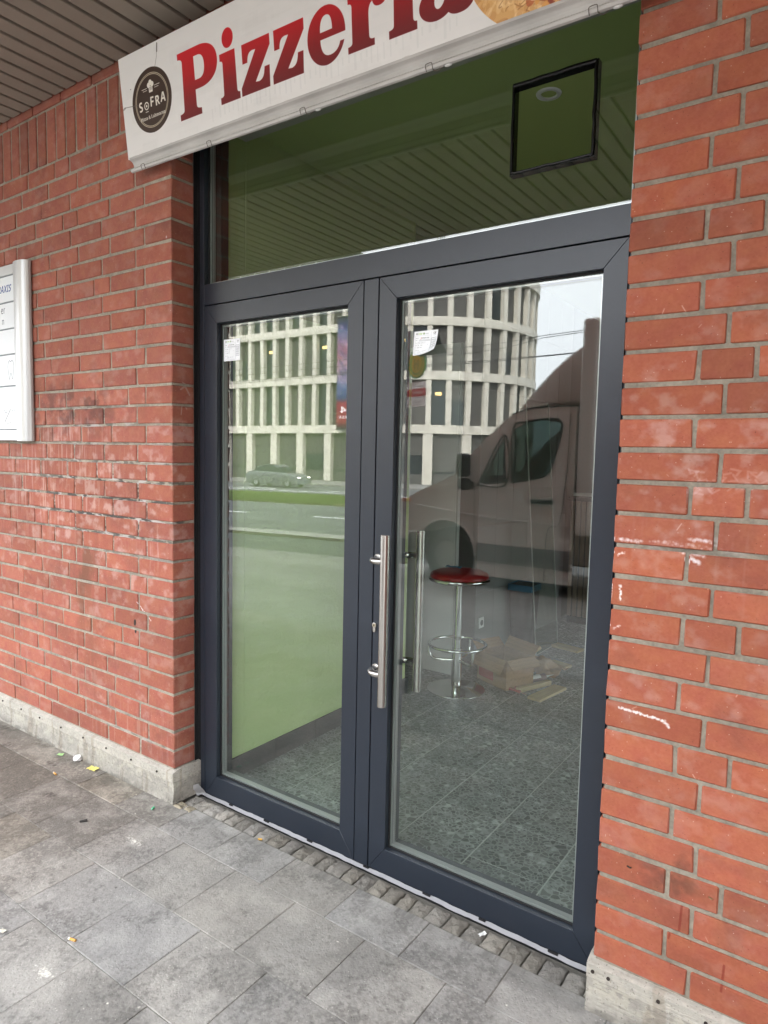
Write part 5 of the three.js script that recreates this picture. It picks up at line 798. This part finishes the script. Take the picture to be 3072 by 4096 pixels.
{ // passing car on the far carriageway
  const c0 = at(-21.6, 33.6), t = thing('saloon_car', 'dark grey saloon car driving along the far carriageway', 'car', null, c0); t.rotation.y = -A; t.scale.set(0.85, 0.95, 0.95);
  const S = (pts) => { const s = new THREE.Shape(); pts.forEach((p, i) => (p.length > 2 ? s.bezierCurveTo(...p) : i ? s.lineTo(...p) : s.moveTo(...p))); return s; };
  const paint = std({ color: lin(0.19, 0.2, 0.21), roughness: 0.22, metalness: 0.3 }), gl = std({ color: lin(0.03, 0.04, 0.04), roughness: 0.05 }), blk = std({ color: lin(0.012, 0.012, 0.012), roughness: 0.7 });
  const ex = (s, w, bv) => { const g = new THREE.ExtrudeGeometry(s, { depth: w - 2 * bv, bevelEnabled: true, bevelSize: bv, bevelThickness: bv, bevelSegments: 3, curveSegments: 12 }); g.translate(0, 0, -(w - 2 * bv) / 2); return toCreasedNormals(g, 0.5); };
  add('body', ex(S([[-2.15, 0.32], [-2.22, 0.7], [-2.2, 0.92, -2.0, 0.98, -1.7, 1.0], [-0.9, 0.98], [0.85, 0.92], [1.5, 0.86, 2.0, 0.78, 2.18, 0.62], [2.2, 0.3], [1.75, 0.24], [1.7, 0.6, 1.0, 0.6, 0.98, 0.24], [-0.98, 0.24], [-1.0, 0.6, -1.72, 0.6, -1.75, 0.26]]), 1.76, 0.06), paint, t);
  add('cabin', ex(S([[-1.75, 0.96], [-1.2, 1.3, -0.9, 1.42, -0.4, 1.44], [0.1, 1.44, 0.45, 1.32, 1.0, 0.9]]), 1.5, 0.08), gl, t);
  add('roof', ex(S([[-1.35, 1.3], [-1.05, 1.42, -0.8, 1.46, -0.4, 1.465], [0.0, 1.465, 0.25, 1.43, 0.45, 1.33], [0.2, 1.38, -0.1, 1.42, -0.4, 1.42], [-0.8, 1.42, -1.1, 1.38, -1.3, 1.26]]), 1.4, 0.03), paint, t);
  for (const x of [-1.36, 1.36]) for (const z of [-0.78, 0.78]) { const w = new THREE.Group(); w.name = 'wheel'; t.add(w); const g = new THREE.TorusGeometry(0.24, 0.085, 12, 32); g.translate(x, 0.325, z); add('tyre', g, blk, w); const r = new THREE.CylinderGeometry(0.2, 0.2, 0.14, 24); r.rotateX(Math.PI / 2); r.translate(x, 0.325, z); add('rim', r, chrome, w); }
  const lampM = std({ color: lin(0.8, 0.8, 0.75), emissive: new THREE.Color(1, 0.95, 0.8), emissiveIntensity: 2.5 }); for (const z of [-0.62, 0.62]) add('headlight', rbox(2.05, 0.6, z - 0.16, 2.235, 0.72, z + 0.16, 0.03, 2), lampM, t); for (const z of [-0.68, 0.68]) add('tail_light', rbox(-2.26, 0.74, z - 0.14, -2.1, 0.88, z + 0.14, 0.02, 2), std({ color: lin(0.3, 0.01, 0.01), roughness: 0.3 }), t);
}
{ // parked box van, its right side to the arcade
  const gz0 = 5.2, gz1 = 7.15, GY = gy(5.3);
  const t = thing('box_van', 'beige box van parked beside the pavement with a roof spoiler over its cab', 'van');
  const paint = std({ color: lin(0.66, 0.625, 0.58), roughness: 0.3, side: THREE.DoubleSide }), clad = std({ color: lin(0.16, 0.16, 0.155), roughness: 0.6 }), blk = std({ color: lin(0.012, 0.012, 0.012), roughness: 0.7 }), gl = new THREE.MeshPhysicalMaterial({ color: lin(0.22, 0.27, 0.26), transmission: 1, thickness: 0, roughness: 0.01, ior: 1.5 });
  // side outline with wheel arch, holes for the two window panes
  const s = new THREE.Shape(); s.moveTo(-2.52, 0.12); s.lineTo(-2.6, 0.42); s.bezierCurveTo(-2.63, 0.7, -2.6, 0.82, -2.5, 0.95); s.bezierCurveTo(-2.3, 1.08, -2.0, 1.2, -1.78, 1.29); s.bezierCurveTo(-1.6, 1.48, -1.2, 1.9, -1.0, 2.03); s.bezierCurveTo(-0.9, 2.09, -0.75, 2.12, -0.55, 2.13); s.lineTo(-0.21, 2.13); s.lineTo(-0.21, 0.12); s.lineTo(-1.42, 0.1); s.lineTo(-1.42, 0.34); s.absarc(-1.845, 0.32, 0.425, 0.05, Math.PI - 0.2, false); s.lineTo(-2.28, 0.12); s.closePath();
  const P1 = [[-1.41, 1.2], [-1.07, 1.8], [-1.03, 1.24]], P2 = [[-0.96, 1.25], [-0.965, 1.87], [-0.8, 1.955], [-0.5, 1.99], [-0.4, 1.96], [-0.375, 1.87], [-0.46, 1.5], [-0.53, 1.37], [-0.62, 1.32]];
  const hole = (pts) => { const h = new THREE.Path(); pts.forEach((p, i) => (i ? h.lineTo(...p) : h.moveTo(...p))); h.closePath(); s.holes.push(h); }; hole(P1); hole(P2);
  for (const z of [gz0, gz1 - 0.05]) { const g = new THREE.ExtrudeGeometry(s, { depth: 0.05, bevelEnabled: false, curveSegments: 20 }); g.translate(0, 0, z); add('cab_side', g, paint, t); for (const q of [P1, P2]) { const sh = new THREE.Shape(q.map((p) => new THREE.Vector2(...p))); const w = new THREE.ShapeGeometry(sh); w.translate(0, 0, z + 0.02); add('side_window', w, gl, t); } }
  const skin = (pts, m, name, z0 = gz0 + 0.002, z1 = gz1 - 0.002) => { const pos = [], idx = []; pts.forEach(([x, y]) => pos.push(x, y, z0, x, y, z1)); for (let i = 0; i < pts.length - 1; i++) { const a = i * 2; idx.push(a, a + 1, a + 2, a + 1, a + 3, a + 2); } const g = new THREE.BufferGeometry(); g.setAttribute('position', new THREE.Float32BufferAttribute(pos, 3)); g.setIndex(idx); g.computeVertexNormals(); add(name, g, m, t); };
  const bez = (a, b, c, d, n = 10) => Array.from({ length: n + 1 }, (_, i) => { const q = i / n, r = 1 - q; return [0, 1].map((k) => r * r * r * a[k] + 3 * r * r * q * b[k] + 3 * r * q * q * c[k] + q * q * q * d[k]); });
  skin([[-2.52, 0.12], [-2.6, 0.42], ...bez([-2.6, 0.42], [-2.63, 0.7], [-2.6, 0.82], [-2.5, 0.95])], paint, 'front_panel'); skin(bez([-2.5, 0.95], [-2.3, 1.08], [-2.0, 1.2], [-1.78, 1.29]), paint, 'bonnet');
  skin(bez([-1.78, 1.29], [-1.6, 1.48], [-1.2, 1.9], [-1.0, 2.03]), gl, 'windscreen'); skin([...bez([-1.0, 2.03], [-0.9, 2.09], [-0.75, 2.12], [-0.55, 2.13]), [-0.21, 2.13]], paint, 'cab_roof');
  add('cab_floor', box(-2.2, 0.5, gz0 + 0.06, -0.22, 0.56, gz1 - 0.06), blk, t); add('bulkhead', box(-0.25, 0.56, gz0 + 0.06, -0.215, 2.1, gz1 - 0.06), clad, t); add('dashboard', box(-1.75, 0.9, gz0 + 0.06, -1.25, 1.2, gz1 - 0.06), blk, t);
  for (const z of [gz0 + 0.45, gz1 - 0.45]) add('seat', merge([rbox(-0.95, 0.6, z - 0.24, -0.45, 0.85, z + 0.24, 0.05, 2), rbox(-0.5, 0.8, z - 0.24, -0.34, 1.45, z + 0.24, 0.05, 2), rbox(-0.48, 1.46, z - 0.13, -0.38, 1.68, z + 0.13, 0.04, 2)]), blk, t);
  { const g = new THREE.TorusGeometry(0.2, 0.018, 10, 36); g.rotateY(Math.PI / 2); g.rotateZ(-0.5); g.translate(-1.08, 1.22, gz1 - 0.5); add('steering_wheel', g, blk, t); }
  // spoiler: a rounded hood from cab roof to the top of the box
  { const sp = new THREE.Shape(); sp.moveTo(-0.95, 2.1); sp.bezierCurveTo(-0.75, 2.34, -0.5, 2.66, -0.14, 2.83); sp.lineTo(-0.12, 2.14); sp.lineTo(-0.55, 2.135); sp.closePath(); const g = new THREE.ExtrudeGeometry(sp, { depth: gz1 - gz0 - 0.34, bevelEnabled: true, bevelSize: 0.04, bevelThickness: 0.12, bevelSegments: 5, bevelOffset: -0.04, curveSegments: 20 }); g.translate(0, 0, gz0 + 0.17); add('roof_spoiler', toCreasedNormals(g, 0.6), paint, t); }
  add('box_body', rbox(-0.1, 0.72, gz0 - 0.08, 4.1, 3.02, gz1 + 0.08, 0.06, 3), std({ color: lin(0.6, 0.57, 0.53), roughness: 0.45 }), t); add('corner_profile', rbox(-0.16, 0.7, gz0 - 0.1, 0.02, 3.05, gz0 + 0.02, 0.04, 3), paint, t);
  add('chassis', box(-2.3, 0.28, gz0 + 0.4, 4.0, 0.5, gz1 - 0.4), blk, t); add('side_skirt', box(-0.2, 0.36, gz0 + 0.02, 1.6, 0.7, gz0 + 0.08), clad, t);
  add('cladding', merge([rbox(-1.4, 0.28, gz0 - 0.015, -0.215, 0.5, gz0 + 0.004, 0.006, 1), rbox(-2.6, 0.14, gz0 - 0.014, -2.29, 0.46, gz0 + 0.004, 0.006, 1)]), clad, t);
  add('door_seam', merge([tube([[-1.45, 1.2, gz0 - 0.001], [-1.44, 0.75, gz0 - 0.001], [-1.41, 0.2, gz0 - 0.001]], 0.005, 30, 5), tube([[-0.28, 2.05, gz0 - 0.001], [-0.3, 1.4, gz0 - 0.001], [-0.36, 0.82, gz0 - 0.001], [-0.5, 0.72, gz0 - 0.001], [-0.52, 0.14, gz0 - 0.001]], 0.005, 40, 5)]), blk, t);
  { const ar = Array.from({ length: 20 }, (_, i) => { const q = 0.05 + (Math.PI - 0.25) * i / 19; return [-1.845 + 0.435 * Math.cos(q), 0.32 + 0.435 * Math.sin(q), gz0 - 0.004]; }); add('arch_lip', tube(ar, 0.014, 40, 8), paint, t); }
  for (const q of [P1, P2]) add('window_seal', tube([...q, q[0]].map(([a, b]) => [a, b, gz0 - 0.002]), 0.012, 90, 6), blk, t);
  add('body_crease', merge([tube([[-2.3, 0.92, gz0 - 0.001], [-1.4, 0.83, gz0 - 0.003], [-0.24, 0.78, gz0 - 0.003]], 0.012, 30, 6), tube([[-1.7, 1.3, gz0 - 0.002], [-1.1, 1.18, gz0 - 0.004], [-0.5, 1.22, gz0 - 0.004], [-0.24, 1.25, gz0 - 0.003]], 0.008, 30, 6)]), paint, t); add('roof_seam', tube([[-1.0, 2.045, gz0 - 0.001], [-0.7, 2.115, gz0 - 0.001], [-0.2, 2.125, gz0 - 0.001]], 0.008, 20, 6), blk, t);
  add('door_handle', rbox(-0.72, 1.02, gz0 - 0.035, -0.44, 1.07, gz0 - 0.002, 0.014, 3), blk, t);
  add('wing_mirror', merge([rbox(-1.62, 1.3, gz0 - 0.2, -1.48, 1.58, gz0 - 0.03, 0.04, 3), rbox(-1.6, 1.14, gz0 - 0.18, -1.48, 1.28, gz0 - 0.03, 0.03, 3), box(-1.56, 1.16, gz0 - 0.04, -1.46, 1.24, gz0)]), blk, t);
  add('headlight', rbox(-2.58, 0.8, gz0 - 0.012, -2.36, 1.0, gz0 + 0.25, 0.03, 3), std({ color: lin(0.55, 0.5, 0.48), roughness: 0.1 }), t); add('indicator', rbox(-2.5, 0.94, gz0 - 0.014, -2.36, 0.99, gz0 + 0.1, 0.012, 2), std({ color: lin(0.6, 0.15, 0.03), roughness: 0.2 }), t);
  for (const x of [-1.845, 2.6]) for (const z of [gz0 + 0.14, gz1 - 0.14]) { const w = new THREE.Group(); w.name = 'wheel'; t.add(w); const g = new THREE.TorusGeometry(0.245, 0.1, 14, 40); g.scale(1, 1, 1.15); g.translate(x, GY + 0.345, z); add('tyre', g, blk, w); const r = new THREE.CylinderGeometry(0.19, 0.19, 0.16, 28); r.rotateX(Math.PI / 2); r.translate(x, GY + 0.345, z); add('rim', r, clad, w); }
  const tx = canvasTex(512, 64, (x) => { x.fillStyle = '#3a3431'; x.fillRect(0, 0, 512, 64); x.strokeStyle = '#c9b9b4'; x.lineWidth = 4; x.strokeRect(4, 4, 504, 56); x.fillStyle = '#d8c8c2'; x.font = 'bold 44px sans-serif'; x.textAlign = 'right'; x.fillText('AUTOVERMIET', 492, 48); });
  { const g = new THREE.BoxGeometry(0.62, 0.075, 0.004); g.rotateY(Math.PI); g.translate(0.4, 1.24, gz0 - 0.0825); add('lettering', g, std({ map: tx, roughness: 0.5 }), t); }
}
renderer.render(scene, camera);
